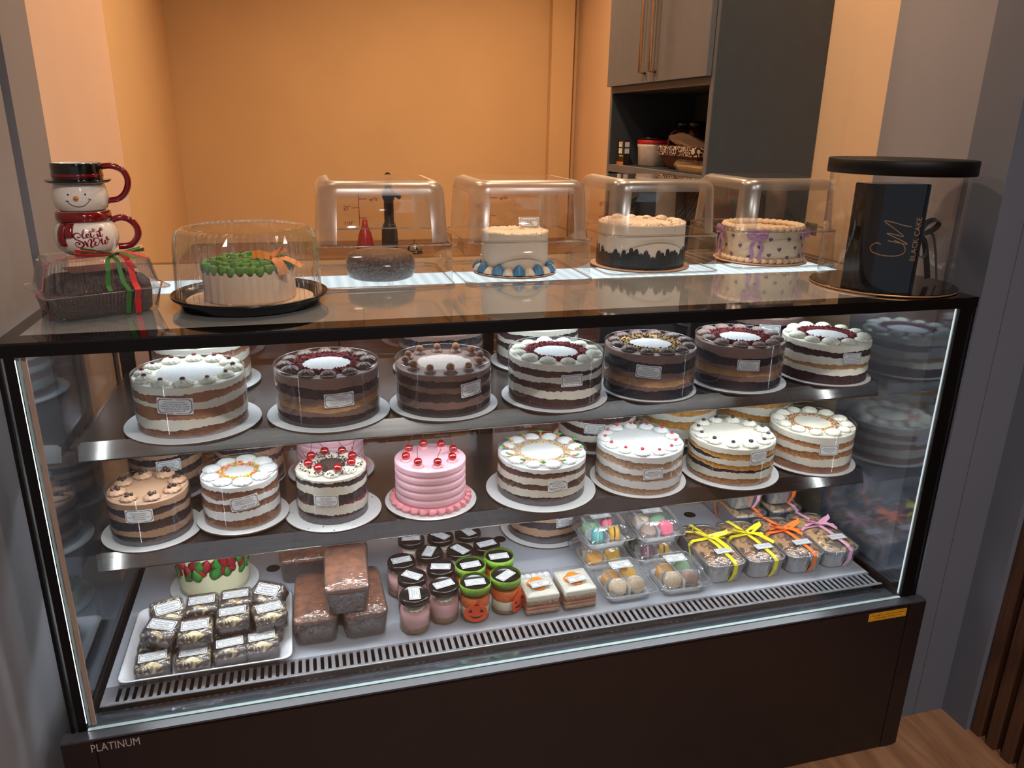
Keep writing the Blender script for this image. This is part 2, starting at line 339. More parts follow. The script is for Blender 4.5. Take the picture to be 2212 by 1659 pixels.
MB().loft([rrect(0.861, 0.0022, 0.001, z, 1, 0.9035, -0.0205) for z in (0.015, 0.422)], smooth=False).build('front_panel', M_BASE, base)
for x0, x1 in ((-0.0128, 0.0405), (1.7665, CW+0.0128)): MB().box(x0, x1, -0.0223, -0.0185, 0.012, ZB-0.004).build('corner_panel', M_BASE, base)
MB().loft([rrect(0.9128, 0.0125, 0.002, z, 1, 0.9, -0.010) for z in (ZB-0.004, ZB)], smooth=False).build('top_ledge', M_LEDGE, base)
# brand lettering and notice
b = MB(); V, F = text2d('platinum', 0.079, 0.0165, free=True)
b.add([(0.0735+u, -0.0232, 0.4115+v) for u, v in V], F); o = b.build('brand_lettering', mat('silver_letter', C(176, 160, 156), 0.4), base); o['label'] = 'silver PLATINUM lettering'
st = MB().box(1.656, 1.759, -0.0236, -0.0227, 0.3975, 0.4185).build('notice_sticker', mat('sticker_orange', C(214, 150, 30), 0.5, vary=0.04), base); st['label'] = 'orange notice sticker'
b = MB(); V, F = text2d('sticker', 0.092, 0.0125, free=True); b.add([(1.7075+u, -0.0240, 0.408+v) for u, v in V], F)
for x0, x1, z0, z1 in ((1.659, 1.756, 0.4160, 0.4165), (1.659, 1.756, 0.3995, 0.4), (1.659, 1.6595, 0.3995, 0.4165), (1.7555, 1.756, 0.3995, 0.4165)):
    b.add([(x0, -0.0240, z0), (x1, -0.0240, z0), (x1, -0.0240, z1), (x0, -0.0240, z1)], [(0, 1, 2, 3)])
b.build('print', mat('sticker_ink', C(60, 38, 12), 0.6), st)
# frame
for x0, x1 in ((0.0, 0.006), (CW-0.006, CW)):
    MB().box(x0, x1, 0.0, 0.008, ZB, ZT-0.02).build('corner_post', M_BLACK, case)
    MB().box(x0, x1, CD-0.02, CD, ZB, ZT-0.02).build('corner_post', M_BLACK, case)
fg = MB().box(0.012, CW-0.012, 0.0005, 0.0065, ZB+0.0005, ZT-0.0185).build('front_glass', M_GLASS, case)
for x0, x1 in ((0.012, 0.0265), (CW-0.042, CW-0.012)): MB().box(x0, x1, -0.0006, 0.0002, ZB+0.0005, ZT-0.0185).build('black_border', M_BLACK, fg)
MB().box(0.0265, CW-0.042, -0.0006, 0.0066, ZB+0.0005, ZB+0.0016).build('bottom_edge', M_EDGE, fg)
for x, m, w in ((0.0285, M_EDGE, 0.0016), (0.036, M_PINKEDGE, 0.0035), (CW-0.0425, M_EDGE, 0.0012)):
    MB().box(x-w, x+w, 0.0068, 0.011, ZB+0.006, ZT-0.022).build('seal_strip', m, case)
MB().box(CW-0.0457, CW-0.0440, 0.0068, 0.009, ZB+0.01, ZT-0.022).build('led_cover', M_LEDV, case)
for x in (0.0205, CW-0.0265): MB().box(x, x+0.003, 0.0085, 0.0115, ZB+0.01, ZT-0.03).build('led_strip', M_LEDP, case)
for x in (0.0183, CW-0.0232): MB().box(x, x+0.0018, 0.0082, 0.030, ZB+0.005, ZT-0.024).build('led_spill_block', M_BLACK, case)  # added black strips that keep LED spill off the side walls
for x in (0.014, CW-0.018):
    MB().box(x, x+0.004, 0.012, CD-0.022, ZB+0.0005, ZT-0.02).build('side_glass', M_SIDEG, case)
top = MB().box(0.0, CW, -0.001, CD, ZT-0.0225, ZT-0.0035).build('top_frame', M_BLACK, case)
tp = MB()
tp.box(0.0, CW, -0.001, 0.046, ZT-0.0035, ZT).box(0.0, 0.024, 0.046, CD, ZT-0.0035, ZT).box(CW-0.024, CW, 0.046, CD, ZT-0.0035, ZT).box(0.024, CW-0.024, CD-0.03, CD, ZT-0.0035, ZT)
tp.build('glass_border', M_TOPB, top)
MB().box(0.024, CW-0.024, 0.046, CD-0.03, ZT-0.0035, ZT).build('smoked_panel', M_TOP, top)
MB().box(0.06, CW-0.09, 0.335, 0.462, ZT, ZT+0.0006).build('led_diffuser', M_LEDTOP, top)
MB().box(0.06, CW-0.06, 0.34, 0.40, ZT-0.0262, ZT-0.0228).build('led_bar', M_LEDT, top)
MB().box(0.05, CW-0.05, 0.018, 0.026, ZT-0.0262, ZT-0.0228).build('led_bar', M_LEDT, top)
# rear sliding doors
for x0, x1, y in ((0.02, 0.93, CD-0.044), (0.87, CW-0.02, CD-0.034)):
    d = MB().box(x0+0.03, x1-0.03, y+0.002, y+0.006, ZB+0.03, ZT-0.05).build('sliding_door', M_DOORG, case)
    for q in ((x0, x0+0.032, ZB+0.0005, ZT-0.024), (x1-0.032, x1, ZB+0.0005, ZT-0.024)):
        MB().box(q[0], q[1], y, y+0.008, q[2], q[3]).build('door_stile', M_BLACK, d)
    for q in ((ZB+0.0005, ZB+0.03), (ZT-0.05, ZT-0.024)):
        MB().box(x0+0.032, x1-0.032, y, y+0.008, q[0], q[1]).build('door_rail', M_BLACK, d)
for x in (0.10, 0.90, CW-0.26):
    MB().box(x-0.012, x+0.012, CD-0.064, CD-0.046, ZB+0.0005, ZT-0.024).build('shelf_upright', M_BLACK, case)
# shelves
def shelf(z, ylip, led):
    y1 = 0.634
    s = MB().box(0.034, CW-0.034, ylip+0.004, y1, z-0.010, z).build('shelf', M_SHELF, case)
    MB().loft([[(x, ylip+0.0045, z+0.001), (x, ylip+0.0015, z+0.001), (x, ylip-0.012, z-0.032), (x, ylip-0.0095, z-0.032)] for x in (0.032, CW-0.032)], smooth=False).build('front_lip', M_STEEL, s)
    MB().tube([(0.033, ylip-0.0115, z-0.032), (CW-0.033, ylip-0.0115, z-0.032)], 0.0014, 6).build('lip_edge', M_STEEL, s)
    for x in (0.030, CW-0.036):
        MB().box(x, x+0.006, ylip, y1, z-0.022, z+0.001).build('side_bracket', M_STEEL, s)
    MB().tube([(0.036, y1+0.006, z-0.009), (CW-0.036, y1+0.006, z-0.009)], 0.006, 8).build('rear_rail', M_STEEL, s)
    MB().box(0.06, CW-0.06, ylip+0.012, ylip+0.026, z-0.0125, z-0.0102).build('led_bar', led, s)
    return s
Z1, Z2, ZD = 0.902, 0.671, 0.420
shelf(Z1, 0.204, M_LEDS); shelf(Z2, 0.202, emis('led_deck', (0.92, 0.97, 1.0, 1), LED_DECK))
# deck, grille, trough
dk = MB().box(0.028, CW-0.028, 0.128, 0.658, ZD-0.008, ZD).build('deck', M_DECK, case)
for x, y in ((0.331, 0.492), (0.912, 0.499), (1.476, 0.506)):
    MB().lathe([(0.0165, ZD+0.0002), (0.0165, ZD+0.0006), (0.013, ZD+0.0007)], 24, x, y).build('drain_hole', M_HOLE, dk)
gb = MB(); x0g, x1g, ns = 0.045, CW-0.028, 118; pt = (x1g-x0g)/ns
for k in range(ns):
    xa = x0g+k*pt; gb.box(xa, xa+pt*0.52, 0.082, 0.122, ZD-0.0022, ZD)
gb.box(0.028, x0g, 0.082, 0.122, ZD-0.0022, ZD).box(0.028, CW-0.028, 0.0745, 0.082, ZD-0.0022, ZD).box(0.028, CW-0.028, 0.122, 0.128, ZD-0.0022, ZD)
gr = gb.build('vent_grille', mat('grille_grey', C(150, 150, 156), 0.25, metal=0.5, vary=0.05), case); gr['label'] = 'slotted air vent grille'
MB().box(0.028, CW-0.028, 0.074, 0.128, ZD-0.032, ZD-0.03).build('vent_floor', M_HOLE, case)
MB().loft([[(x, 0.010, ZD+0.0125), (x, 0.045, ZD-0.012), (x, 0.0735, ZD-0.012), (x, 0.0735, ZD-0.015), (x, 0.045, ZD-0.016), (x, 0.008, ZD+0.0085)] for x in (0.020, CW-0.020)], smooth=False).build('front_trough', M_TROUGH, case)
MB().tube([(0.03, 0.0738, ZD+0.0006), (CW-0.03, 0.0738, ZD+0.0006)], 0.0013, 6).build('deck_edge', mat('edge_bright', C(215, 215, 215), 0.3, metal=0.6), case)

# ------------------------------------------------------------------ wall cabinet and counter behind
M_CABF = mat('cabinet_grey', C(104, 102, 104), 0.55, vary=0.04, scale=20)
M_CABD = mat('cabinet_dark', C(66, 72, 76), 0.55, vary=0.05, scale=20)
M_BRASS = mat('brass', C(224, 186, 146), 0.25, metal=1.0, vary=0.08)
cab = thing('tall_cabinet', 'tall grey two-door cabinet with an open shelf compartment', 'cabinet', (1.535, 0.71, 0))
W_, D_ = 0.335, 0.72   # depth along x, width along y
b = MB().box(0.003, W_, 0, 0.016, 0.0, 2.3).box(0.003, W_, D_-0.016, D_, 0.0, 2.3).box(W_-0.012, W_, 0.016, D_-0.016, 0.0, 2.3)
b.build('side_panel', M_CABD, cab)
b = MB().box(0.0, 0.003, 0, 0.018, 0, 2.3).box(0, 0.003, D_-0.016, D_, 0, 2.3).box(0, 0.02, 0.018, D_-0.016, 1.583, 1.602).box(0, 0.016, 0.018, D_-0.016, 1.322, 1.346)
b.build('face_frame', M_CABF, cab)
MB().box(0.016, W_-0.012, 0.016, D_-0.016, 1.328, 1.346).build('shelf', M_CABD, cab)
MB().box(0.02, W_-0.012, 0.016, D_-0.016, 1.584, 1.602).build('divider', M_CABD, cab)
MB().box(0.05, W_-0.012, 0.016, D_-0.016, 0.9, 0.918).build('lower_shelf', M_CABD, cab)
for k, (y0, y1, hy) in enumerate(((0.012, 0.360, 0.325), (0.364, 0.712, 0.398))):
    d = MB().loft([rrect(0.009, (y1-y0)/2, 0.002, z, 1, -0.0095, (y0+y1)/2) for z in (1.604, 2.28)], smooth=False).build('door', M_CABF, cab)
    MB().tube([(-0.019, hy, 1.632), (-0.038, hy, 1.632), (-0.038, hy, 2.15), (-0.019, hy, 2.15)], 0.0055, 4).build('handle', M_BRASS, d)
M_COUNT = wood('counter_wood', C(104, 74, 52), C(140, 102, 74), (1, 12, 12))
ct = thing('back_counter', 'long brown counter along the beige back wall', 'counter', (0.9, 2.4, 0))
MB().box(-0.955, 0.97, -0.25, 0.345, 0.875, 0.905).build('worktop', M_COUNT, ct)
for k in range(3):
    d = MB().box(-0.95+k*0.64, -0.95+k*0.64+0.632, -0.22, 0.34, 0.0, 0.875).build('cupboard', M_COUNT, ct)
# ------------------------------------------------------------------ cakes
M_CREAM = mat('cream_icing', C(238, 232, 216), 0.5, vary=0.04, scale=60, bump=0.06, bscale=120, spec=0.4)
M_WHITE = mat('white_icing', C(246, 246, 244), 0.5, vary=0.03, scale=60, bump=0.06, bscale=120, spec=0.4)
M_CHOCR = mat('chocolate_icing', C(136, 106, 97), 0.45, vary=0.07, scale=60, bump=0.06, bscale=120, spec=0.5)
M_CHOCD = mat('dark_chocolate_icing', C(104, 74, 64), 0.35, vary=0.1, scale=80, bump=0.06, bscale=140, spec=0.6)
M_SUGAR = mat('icing_sugar', C(204, 202, 202), 0.9, vary=0.1, scale=220, bump=0.25, bscale=500)
M_TAN = mat('tan_icing', C(178, 140, 112), 0.5, vary=0.05, scale=60, bump=0.06, bscale=120)
SP = dict(
 dark=mat('sponge_dark', C(36, 31, 40), 0.75, vary=0.45, scale=140, bump=0.6, bscale=260),
 red=mat('sponge_red_velvet', C(66, 42, 46), 0.75, vary=0.35, scale=140, bump=0.6, bscale=260),
 gold=mat('sponge_golden', C(172, 116, 70), 0.75, vary=0.28, scale=120, bump=0.6, bscale=240),
 brown=mat('sponge_brown', C(128, 84, 60), 0.75, vary=0.3, scale=120, bump=0.6, bscale=240),
 berry=mat('sponge_berry', C(140, 92, 86), 0.7, col2=C(176, 124, 84), scale=22, bump=0.5, bscale=240),
 yellow=mat('sponge_yellow', C(196, 138, 62), 0.75, vary=0.25, scale=120, bump=0.6, bscale=240),
 pale=mat('sponge_pale', C(176, 142, 116), 0.75, vary=0.28, scale=160, bump=0.6, bscale=240),
 cheese=mat('cheesecake', C(182, 138, 94), 0.6, vary=0.18, scale=50, bump=0.2),
 carrot=mat('sponge_carrot', C(84, 56, 46), 0.75, vary=0.4, scale=160, bump=0.6, bscale=260),
 foot=mat('sponge_grey_base', C(96, 92, 96), 0.7, vary=0.22, scale=180, bump=0.4, bscale=300),
 footb=mat('sponge_tan_base', C(156, 136, 128), 0.7, vary=0.18, scale=180, bump=0.4, bscale=300),
 cream=M_CREAM, white=M_WHITE, choc=M_CHOCR, dchoc=M_CHOCD, tan=M_TAN,
 jam=mat('berry_jam', C(120, 40, 52), 0.3, vary=0.2), blue=mat('blueberry_jam', C(40, 34, 48), 0.35, vary=0.3, scale=90))
M_COLLAR = clear('acetate_collar', (0.975, 0.975, 0.98), f0=0.065, rough=0.05, fscale=0.85)
M_CEDGE = clear('collar_edge', (.86, .88, .9), f0=.4, rough=.15, haze=.25, hcol=(.9, .9, .92))
M_BOARD = mat('cake_board_white', C(236, 236, 238), 0.45, vary=0.015); M_CARD = mat('cake_board_edge', C(88, 66, 52), 0.8, vary=0.3, scale=300)
M_CHERRY = mat('glace_cherry', C(150, 5, 18), 0.08, vary=0.25, scale=60, coat=1.0, sss=0.0); M_STEM = mat('cherry_stem', C(120, 40, 30), 0.5)
M_CHIP = mat('chocolate_chip', C(52, 32, 28), 0.3, vary=0.15)
M_RED = mat('red_crumb', C(112, 28, 36), 0.9, vary=0.3); M_NUT = mat('nut_crumb', C(196, 158, 104), 0.8, vary=0.3); M_DCR = mat('dark_crumb', C(60, 40, 34), 0.9, vary=0.3)
M_PINKI = mat('pink_icing', C(244, 192, 204), 0.45, vary=0.05, scale=30, bump=0.08, bscale=160); M_PINKD = mat('deep_pink_icing', C(242, 156, 166), 0.45, vary=0.06, scale=40)
M_GREENL = mat('green_icing', C(60, 140, 66), 0.5, vary=0.15); M_ORANGEI = mat('orange_icing', C(232, 120, 40), 0.5, vary=0.1)

_cache = {}
def rosette(m, R=0.0125, H=0.013, ridges=7, twist=1.6, key='ros'):
    k = (key, m.name, R, H)
    if k in _cache: return _cache[k]
    b = MB(); n = ridges*4; rings = []
    for j in range(6):
        t = j/5; rad = R*(1-0.15*t)*sqrt(max(0, 1-(t*0.97)**2.4)); z = H*t
        rings.append([(rad*(1+0.13*cos(ridges*(2*pi*i/n)+twist*4*t))*cos(2*pi*i/n), rad*(1+0.13*cos(ridges*(2*pi*i/n)+twist*4*t))*sin(2*pi*i/n), z) for i in range(n)])
    b.loft(rings, False, True); _cache[k] = b.mesh('rosette', m); return _cache[k]
def swirl(m, R=0.0158, H=0.0155, key='swirl', ridges=11):
    """piped rosette: star ridges that twist up into a small peak"""
    k = (key, m.name, R, H)
    if k in _cache: return _cache[k]
    b = MB(); n = ridges*6; rings = []
    for t, q in ((0, .95), (.16, 1.07), (.36, 1.05), (.58, .92), (.76, .72), (.88, .50), (.95, .28), (1.0, .08)):
        z = H*.72*t; rings.append([])
        for i in range(n):
            a = 2*pi*i/n; g = abs(sin(ridges*.5*a+4.2*t)); rad = R*q*.95*(1+.26*(g**.7-.62)*(1-t*.4))
            rings[-1].append((rad*cos(a), rad*sin(a), z+.0006*g*(1 if t > 0 else 0)))
    b.loft(rings, False, True); _cache[k] = b.mesh('rosette', m); return _cache[k]
def blob(m, R, sz=1.0, key='blob', n=10, bumpy=0.0):
    k = (key, m.name, R, sz, n, bumpy)
    if k in _cache: return _cache[k]
    rnd = random.Random(3); b = MB(); rings = []
    for j in range(1, 7):
        a = -pi/2+pi*j/7; rings.append([(R*cos(a)*(1+bumpy*rnd.uniform(-1, 1))*cos(2*pi*i/n), R*cos(a)*(1+bumpy*rnd.uniform(-1, 1))*sin(2*pi*i/n), R*sz*(sin(a)+1)) for i in range(n)])
    b.loft(rings); _cache[k] = b.mesh('blob', m); return _cache[k]
def chip():
    if 'chip' in _cache: return _cache['chip']
    b = MB().lathe([(0.0034, 0), (0.0042, 0.0012), (0.0034, 0.003), (0.0016, 0.005), (0.0004, 0.0066)], 10); _cache['chip'] = b.mesh('chocolate_chip', M_CHIP); return _cache['chip']
def cherry_mesh(s=0.0092):
    if 'cherry' in _cache: return _cache['cherry']
    b = MB().lathe([(0.002, 0.0), (0.0062, 0.0012), (0.0089, 0.005), (0.0093, 0.0085), (0.0082, 0.0125), (0.0052, 0.0155), (0.0018, 0.0153), (0.0005, 0.0142)], 18); _cache['cherry'] = b.mesh('cherry', M_CHERRY); return _cache['cherry']
def stem_mesh(k):
    kk = ('stem', k)
    if kk in _cache: return _cache[kk]
    r = random.Random(k); dx, dy = r.uniform(-.014, .014), r.uniform(-.012, .012)
    b = MB().tube(spline([(0, 0, 0.014), (dx*0.25, dy*0.25, 0.024), (dx*0.7, dy*0.7, 0.034), (dx, dy, 0.043+r.uniform(-.006, .006))], 4), 0.0006, 5); _cache[kk] = b.mesh('stem', M_STEM); return _cache[kk]
def shell(m, key='shell', R=0.0085):
    k = (key, m.name, R)
    if k in _cache: return _cache[k]
    b = MB(); n = 20; rings = []
    for j in range(6):
        t = j/5; rad = R*(0.35+0.65*sin(pi*(0.15+0.8*t)))*(1-0.35*t); x = -R*0.9+t*R*2.2
        rings.append([(x, rad*(1+0.12*cos(6*2*pi*i/n))*cos(2*pi*i/n), R*0.75+rad*0.9*(1+0.12*cos(6*2*pi*i/n))*sin(2*pi*i/n)) for i in range(n)])
    b.loft(rings); _cache[k] = b.mesh('shell', m); return _cache[k]
def crumbs(r0, r1, z, n, mats, size=0.0022, hmax=0.006, seed=1, a0=0.0, a1=2*pi, flat=False):
    rnd = random.Random(seed); b = MB(); nm = len(mats)
    for k in range(n):
        a = rnd.uniform(a0, a1); t = rnd.random(); rr = r0+(r1-r0)*t; s = size*rnd.uniform(0.5, 1.2); zz = z+(0.0 if flat else hmax*(1-abs(2*t-1))*rnd.random())
        M = TR(rr*cos(a), rr*sin(a), zz+s*0.4, rnd.uniform(0, 6), rnd.uniform(0, 6), rnd.uniform(0, 6))
        if flat: M = TR(rr*cos(a), rr*sin(a), zz+s*0.3, 0, rnd.uniform(-.3, .3), rnd.uniform(0, 6)) @ Matrix.Diagonal((1.9, .7, .7, 1))
        v = [M @ Vector(p) for p in ((s, 0, -s*.6), (-s*.6, s*.8, -s*.6), (-s*.6, -s*.8, -s*.6), (0, 0, s))]
        b.add(v, [(0, 2, 1), (0, 1, 3), (1, 2, 3), (2, 0, 3)], rnd.randrange(nm))
    return b
def wavy(n, amp, rnd, rough):
    ph = [rnd.uniform(0, 6.28) for _ in range(5)]; fr = [1, 2, 3, 7, 13]; am = [0.5, 0.6, 0.5, 0.3, 0.2]
    return [amp*(sum(a*sin(f*2*pi*i/n+p) for a, f, p in zip(am, fr, ph)))+rough*rnd.uniform(-1, 1) for i in range(n)]
def cake_board(root, r, m=None, th=0.0045, edge=None):
    MB().lathe([(r-0.0006, 0.0), (r, 0.0006), (r, th-0.0007), (r-0.0007, th)], 72, mis=[1, 1, 0], mi=0).build('cake_board', [m or M_BOARD, edge or M_CARD], root)
def cake(name, label, x, y, z, r, h, layers, br, seed, top='cream', collar=0.006, jag=0.0014, amp=0.0022, group='layer cakes in the display case', text=None, s=0.0, zf=0.62, lw=0.054, lh=0.028, tilt=0.0, extra=None, oval=False, n=132):
    """layers: (material key, fraction of height at its top) bottom to top"""
    rnd = random.Random(seed); root = thing(name, label, 'cake', (x, y, z), group=group); cake_board(root, br); z0 = 0.0045
    lows = [z0]*n; k = 0
    for mk, ft in layers:
        last = k == len(layers)-1; sponge = mk not in ('cream', 'white', 'choc', 'dchoc', 'tan', 'blue', 'jam')
        his = [z0+h]*n if last else [z0+h*ft+d for d in wavy(n, amp, rnd, jag if k else jag*0.8)]
        hi2 = [max(a+0.0006, c) for a, c in zip(lows, his)]
        rows = []
        for t in (0, 0.12, 0.5, 0.88, 1):
            ring = []
            for i in range(n):
                a = 2*pi*i/n; rr = r-(0.0009 if sponge and 0 < t < 1 else 0.0)-(rnd.uniform(0, 0.0011) if sponge and 0 < t < 1 else 0)
                ring.append((rr*cos(a), rr*sin(a), lows[i]+(hi2[i]-lows[i])*t))
            rows.append(ring)
        b = MB()
        if last:
            tb = MB(); tb.loft(rows[:-1], False, False)
            rows2 = [rows[3], [((r-0.0012)*cos(2*pi*i/n), (r-0.0012)*sin(2*pi*i/n), z0+h-0.0004) for i in range(n)], [((r-0.004)*cos(2*pi*i/n), (r-0.004)*sin(2*pi*i/n), z0+h) for i in range(n)]]
            tb.loft(rows2, False, True); b = tb
        else: b.loft(rows, k == 0, False)
        b.build('sponge_layer' if sponge else 'cream_layer', SP[mk], root); lows = hi2; k += 1
    if collar is not None:
        rc = r+0.0016; MB().lathe([(rc, z0-0.0), (rc, z0+h*0.5), (rc, z0+h+collar)], 72, cap0=False, cap1=False).build('clear_collar', M_COLLAR, root)
        MB().tube([(rc*cos(2*pi*i/72), rc*sin(2*pi*i/72), z0+h+collar) for i in range(72)], .00045, 5, closed=True).build('collar_edge', M_CEDGE, root)
    root['_t'] = z0+h
    if text:
        phi = atan2(CAMP.y-y, CAMP.x-x)+asin(s)
        label_part(root, cylmap(r+0.0022, phi, z0+h*zf, tilt), lw, lh, text, extra, oval)
    return root
def ring_of(root, me, nn, rad, z, name, a0=0.0, jit=0.12, sc=1.0, seed=5, face=False, sub=None):
    rnd = random.Random(seed); out = []
    for k in range(nn):
        a = a0+2*pi*k/nn; o = inst(name, me, root, (rad*cos(a), rad*sin(a), z), (0, 0, a if face else rnd.uniform(0, 6.28)), sc*(1+rnd.uniform(-jit, jit)))
        if sub: sub(o, k)
        out.append(o)
    return out
def centre_disc(root, r, z, m, name='sugar_dusting', seed=2):
    rnd = random.Random(seed); n = 40; pr = [r*(1+rnd.uniform(-.06, .06)) for _ in range(n)]
    MB().loft([[(pr[i]*q*cos(2*pi*i/n), pr[i]*q*sin(2*pi*i/n), z+d) for i in range(n)] for q, d in ((1, 0.0001), (0.9, 0.0007), (0.3, 0.0009))], False, True).build(name, m, root)
def dollop(m, sc=1.0):
    def f(o, k): inst('topping', blob(m, 0.0046*sc, 0.7, bumpy=0.15), o, (0.001, 0, 0.0085))
    return f
T = Z1+0.002
# -- upper shelf, front row
WS = [('footb', .05), ('brown', .17), ('cream', .36), ('berry', .58), ('cream', .71), ('berry', .87), ('cream', 1)]
o = cake('strawberry_layer_cake', 'white-topped strawberry layer cake nearest the left end of the upper shelf, jam-tipped rosettes', 0.226, 0.272, T, .1016, .098, WS, .127, 1, text='strawberry', s=-.30, zf=.66, lw=.064, lh=.031, tilt=-.05)
ring_of(o, swirl(M_CREAM, .0165, .0145), 12, .082, o['_t'], 'rosette', sub=dollop(SP['jam'])); centre_disc(o, .062, o['_t'], M_SUGAR)
CH = [('dark', .22), ('choc', .34), ('cheese', .47), ('choc', .60), ('dark', .79), ('choc', 1)]
def heaven(name, lab, x, y, z, br, seed, key, crm, ros, s, zf, h=.099, cr=500, top=M_SUGAR, layers=CH, r=.1016, ctr=.05, **kw):
    o = cake(name, lab, x, y, z, r, h, layers, br, seed, text=key, s=s, zf=zf, **kw)
    ring_of(o, ros, 12, .082, o['_t'], 'rosette', seed=seed); centre_disc(o, ctr+.006, o['_t'], top)
    cb = crumbs(.048, .073, o['_t'], cr*2, crm, .0026, .008, seed); rnd = random.Random(seed)
    cb.loft([[((rr+rnd.uniform(-.003, .003))*cos(2*pi*i/60), (rr+rnd.uniform(-.003, .003))*sin(2*pi*i/60), o['_t']+zz+rnd.uniform(-.0008, .0008)) for i in range(60)] for rr, zz in ((.048, .0002), (.055, .005), (.065, .005), (.073, .0002))], False, False, smooth=False)
    tag(cb.build('crumb_ring', crm, o), kind='stuff'); return o
heaven('chocolate_layer_cake', 'chocolate cake with red crumb ring and dark rosettes, second from left on upper shelf', .486, .268, T, .123, 2, 'myheaven', [M_RED], swirl(M_CHOCD), .19, .56, lw=.058, lh=.028)
DK = [('dark', .20), ('choc', .36), ('dark', .60), ('choc', .70), ('dark', .88), ('choc', 1)]
o = cake('dark_chocolate_cake', 'dark chocolate layer cake with brown chocolate balls round its top, front of upper shelf', .724, .268, T, .099, .088, DK, .115, 3, text='moist', s=.56, zf=.64, lw=.05, lh=.029, tilt=.06, collar=.012)
def ballsub(o, k): inst('chocolate_ball', blob(mat('praline', C(150, 98, 66), .5, vary=.3, scale=300, bump=.6, bscale=500), .0082, .95, bumpy=.08), o, (0, 0, .004))
ring_of(o, rosette(M_CHOCR, .0125, .009), 12, .079, o['_t'], 'rosette', sub=ballsub); centre_disc(o, .055, o['_t'], mat('cocoa_sugar', C(196, 178, 170), .8, vary=.1, scale=120))
RV = [('red', .24), ('cream', .42), ('red', .59), ('cream', .72), ('red', .86), ('cream', 1)]
heaven('red_velvet_cake', 'red velvet cake with cream rosettes, fourth from the left on the upper shelf', .971, .265, T, .117, 4, 'redvelvet', [M_RED], swirl(M_CREAM), .35, .66, h=.096, layers=RV, lw=.047, lh=.026, collar=.008)
heaven('nut_crumb_chocolate_cake', 'chocolate layer cake with golden crumb ring, fifth on the upper shelf', 1.198, .272, T, .110, 5, 'chocheaven', [M_NUT, M_DCR], swirl(M_CHOCD), .0, .65, h=.1, layers=[('dark', .20), ('choc', .30), ('cheese', .46), ('choc', .60), ('dark', .84), ('choc', 1)], cr=600, ctr=.04, tilt=-.04)
heaven('red_crumb_chocolate_cake', 'pale-centred chocolate cake with red crumb ring, second from the right on the upper shelf', 1.430, .282, T, .1155, 6, 'myheaven', [M_RED], swirl(M_CHOCR), .25, .62, h=.1, lw=.05, lh=.025)
heaven('white_red_velvet_cake', 'white cake with dark layers at the right end of the upper shelf', 1.666, .280, T, .112, 7, 'rvheaven', [M_RED], swirl(M_CREAM, .0175, .017), .60, .68, h=.094, layers=[('red', .24), ('cream', .38), ('cheese', .49), ('cream', .69), ('red', .84), ('cream', 1)], collar=None, lw=.048, lh=.026)
# -- upper shelf, back row
o = cake('strawberry_layer_cake', 'white strawberry cake behind the left end cake of the upper shelf', .22, .528, T, .1016, .1, WS, .122, 11)
ring_of(o, swirl(M_CREAM, .0165, .0145), 12, .082, o['_t'], 'rosette', sub=dollop(SP['jam'])); centre_disc(o, .06, o['_t'], M_SUGAR)
o = cake('dark_chocolate_cake', 'chocolate cake with ball toppings in the back row of the upper shelf', .765, .53, T, .1016, .098, DK, .118, 12)
ring_of(o, rosette(M_CHOCR, .0125, .009), 12, .08, o['_t'], 'rosette', sub=ballsub); centre_disc(o, .056, o['_t'], M_SUGAR)
o = cake('red_velvet_cake', 'white-topped red velvet cake in the back row of the upper shelf', 1.01, .528, T, .1016, .1, RV, .118, 13)
ring_of(o, rosette(M_CREAM, .0135, .012), 12, .08, o['_t'], 'rosette'); tag(crumbs(.05, .068, o['_t'], 350, [M_RED], .0022, .006, 4).build('crumb_ring', M_RED, o), kind='stuff')
heaven('nut_crumb_chocolate_cake', 'chocolate rosette cake half hidden in the back row near the right upper shelf end', 1.655, .525, T, .118, 14, 'chocheaven', [M_NUT], swirl(M_CHOCD), .15, .7)
# -- middle shelf, front row
T = Z2+0.002
o = cake('chip_chocolate_cake', 'small tan chocolate cake with chocolate chips on swirls, left end of the middle shelf', .122, .278, T, .0762, .091, [('foot', .15), ('dark', .20), ('tan', .36), ('dark', .56), ('tan', .70), ('dark', .84), ('tan', 1)], .096, 21, text='eggchoc', s=-.29, zf=.73, lw=.051, lh=.027, collar=.008)
def chipsub(o, k):
    for q in range(4 if k % 2 else 3):
        a = q*2.1+k; inst('chocolate_chip', chip(), o, (.0052*cos(a), .0052*sin(a), .0085+.0012*(q % 2)), (.5*cos(a*3), .6*sin(a), 0), 1.15)
ring_of(o, swirl(M_TAN, .0165, .014), 8, .056, o['_t'], 'rosette', sub=chipsub, a0=.3)
CONF = [mat('confetti_%d' % i, c, .5) for i, c in enumerate((C(232, 70, 60), C(240, 150, 40), C(238, 208, 50), C(220, 80, 110), C(130, 180, 60)))]
o = cake('confetti_white_cake', 'small white cake with bright confetti ring on the middle shelf', .297, .287, T+.0078, .0762, .095, [('footb', .08), ('brown', .24), ('white', .42), ('brown', .60), ('white', .71), ('brown', .88), ('white', 1)], .093, 22, text='eggvan', extra='lowsugar', s=.05, zf=.63, lw=.055, lh=.029, tilt=.1, collar=.008)
ring_of(o, swirl(M_WHITE, .0185, .012), 9, .057, o['_t'], 'rosette'); tag(crumbs(.030, .044, o['_t']+.0005, 420, CONF, .0024, .006, 9).build('confetti_sprinkles', CONF, o), kind='stuff')
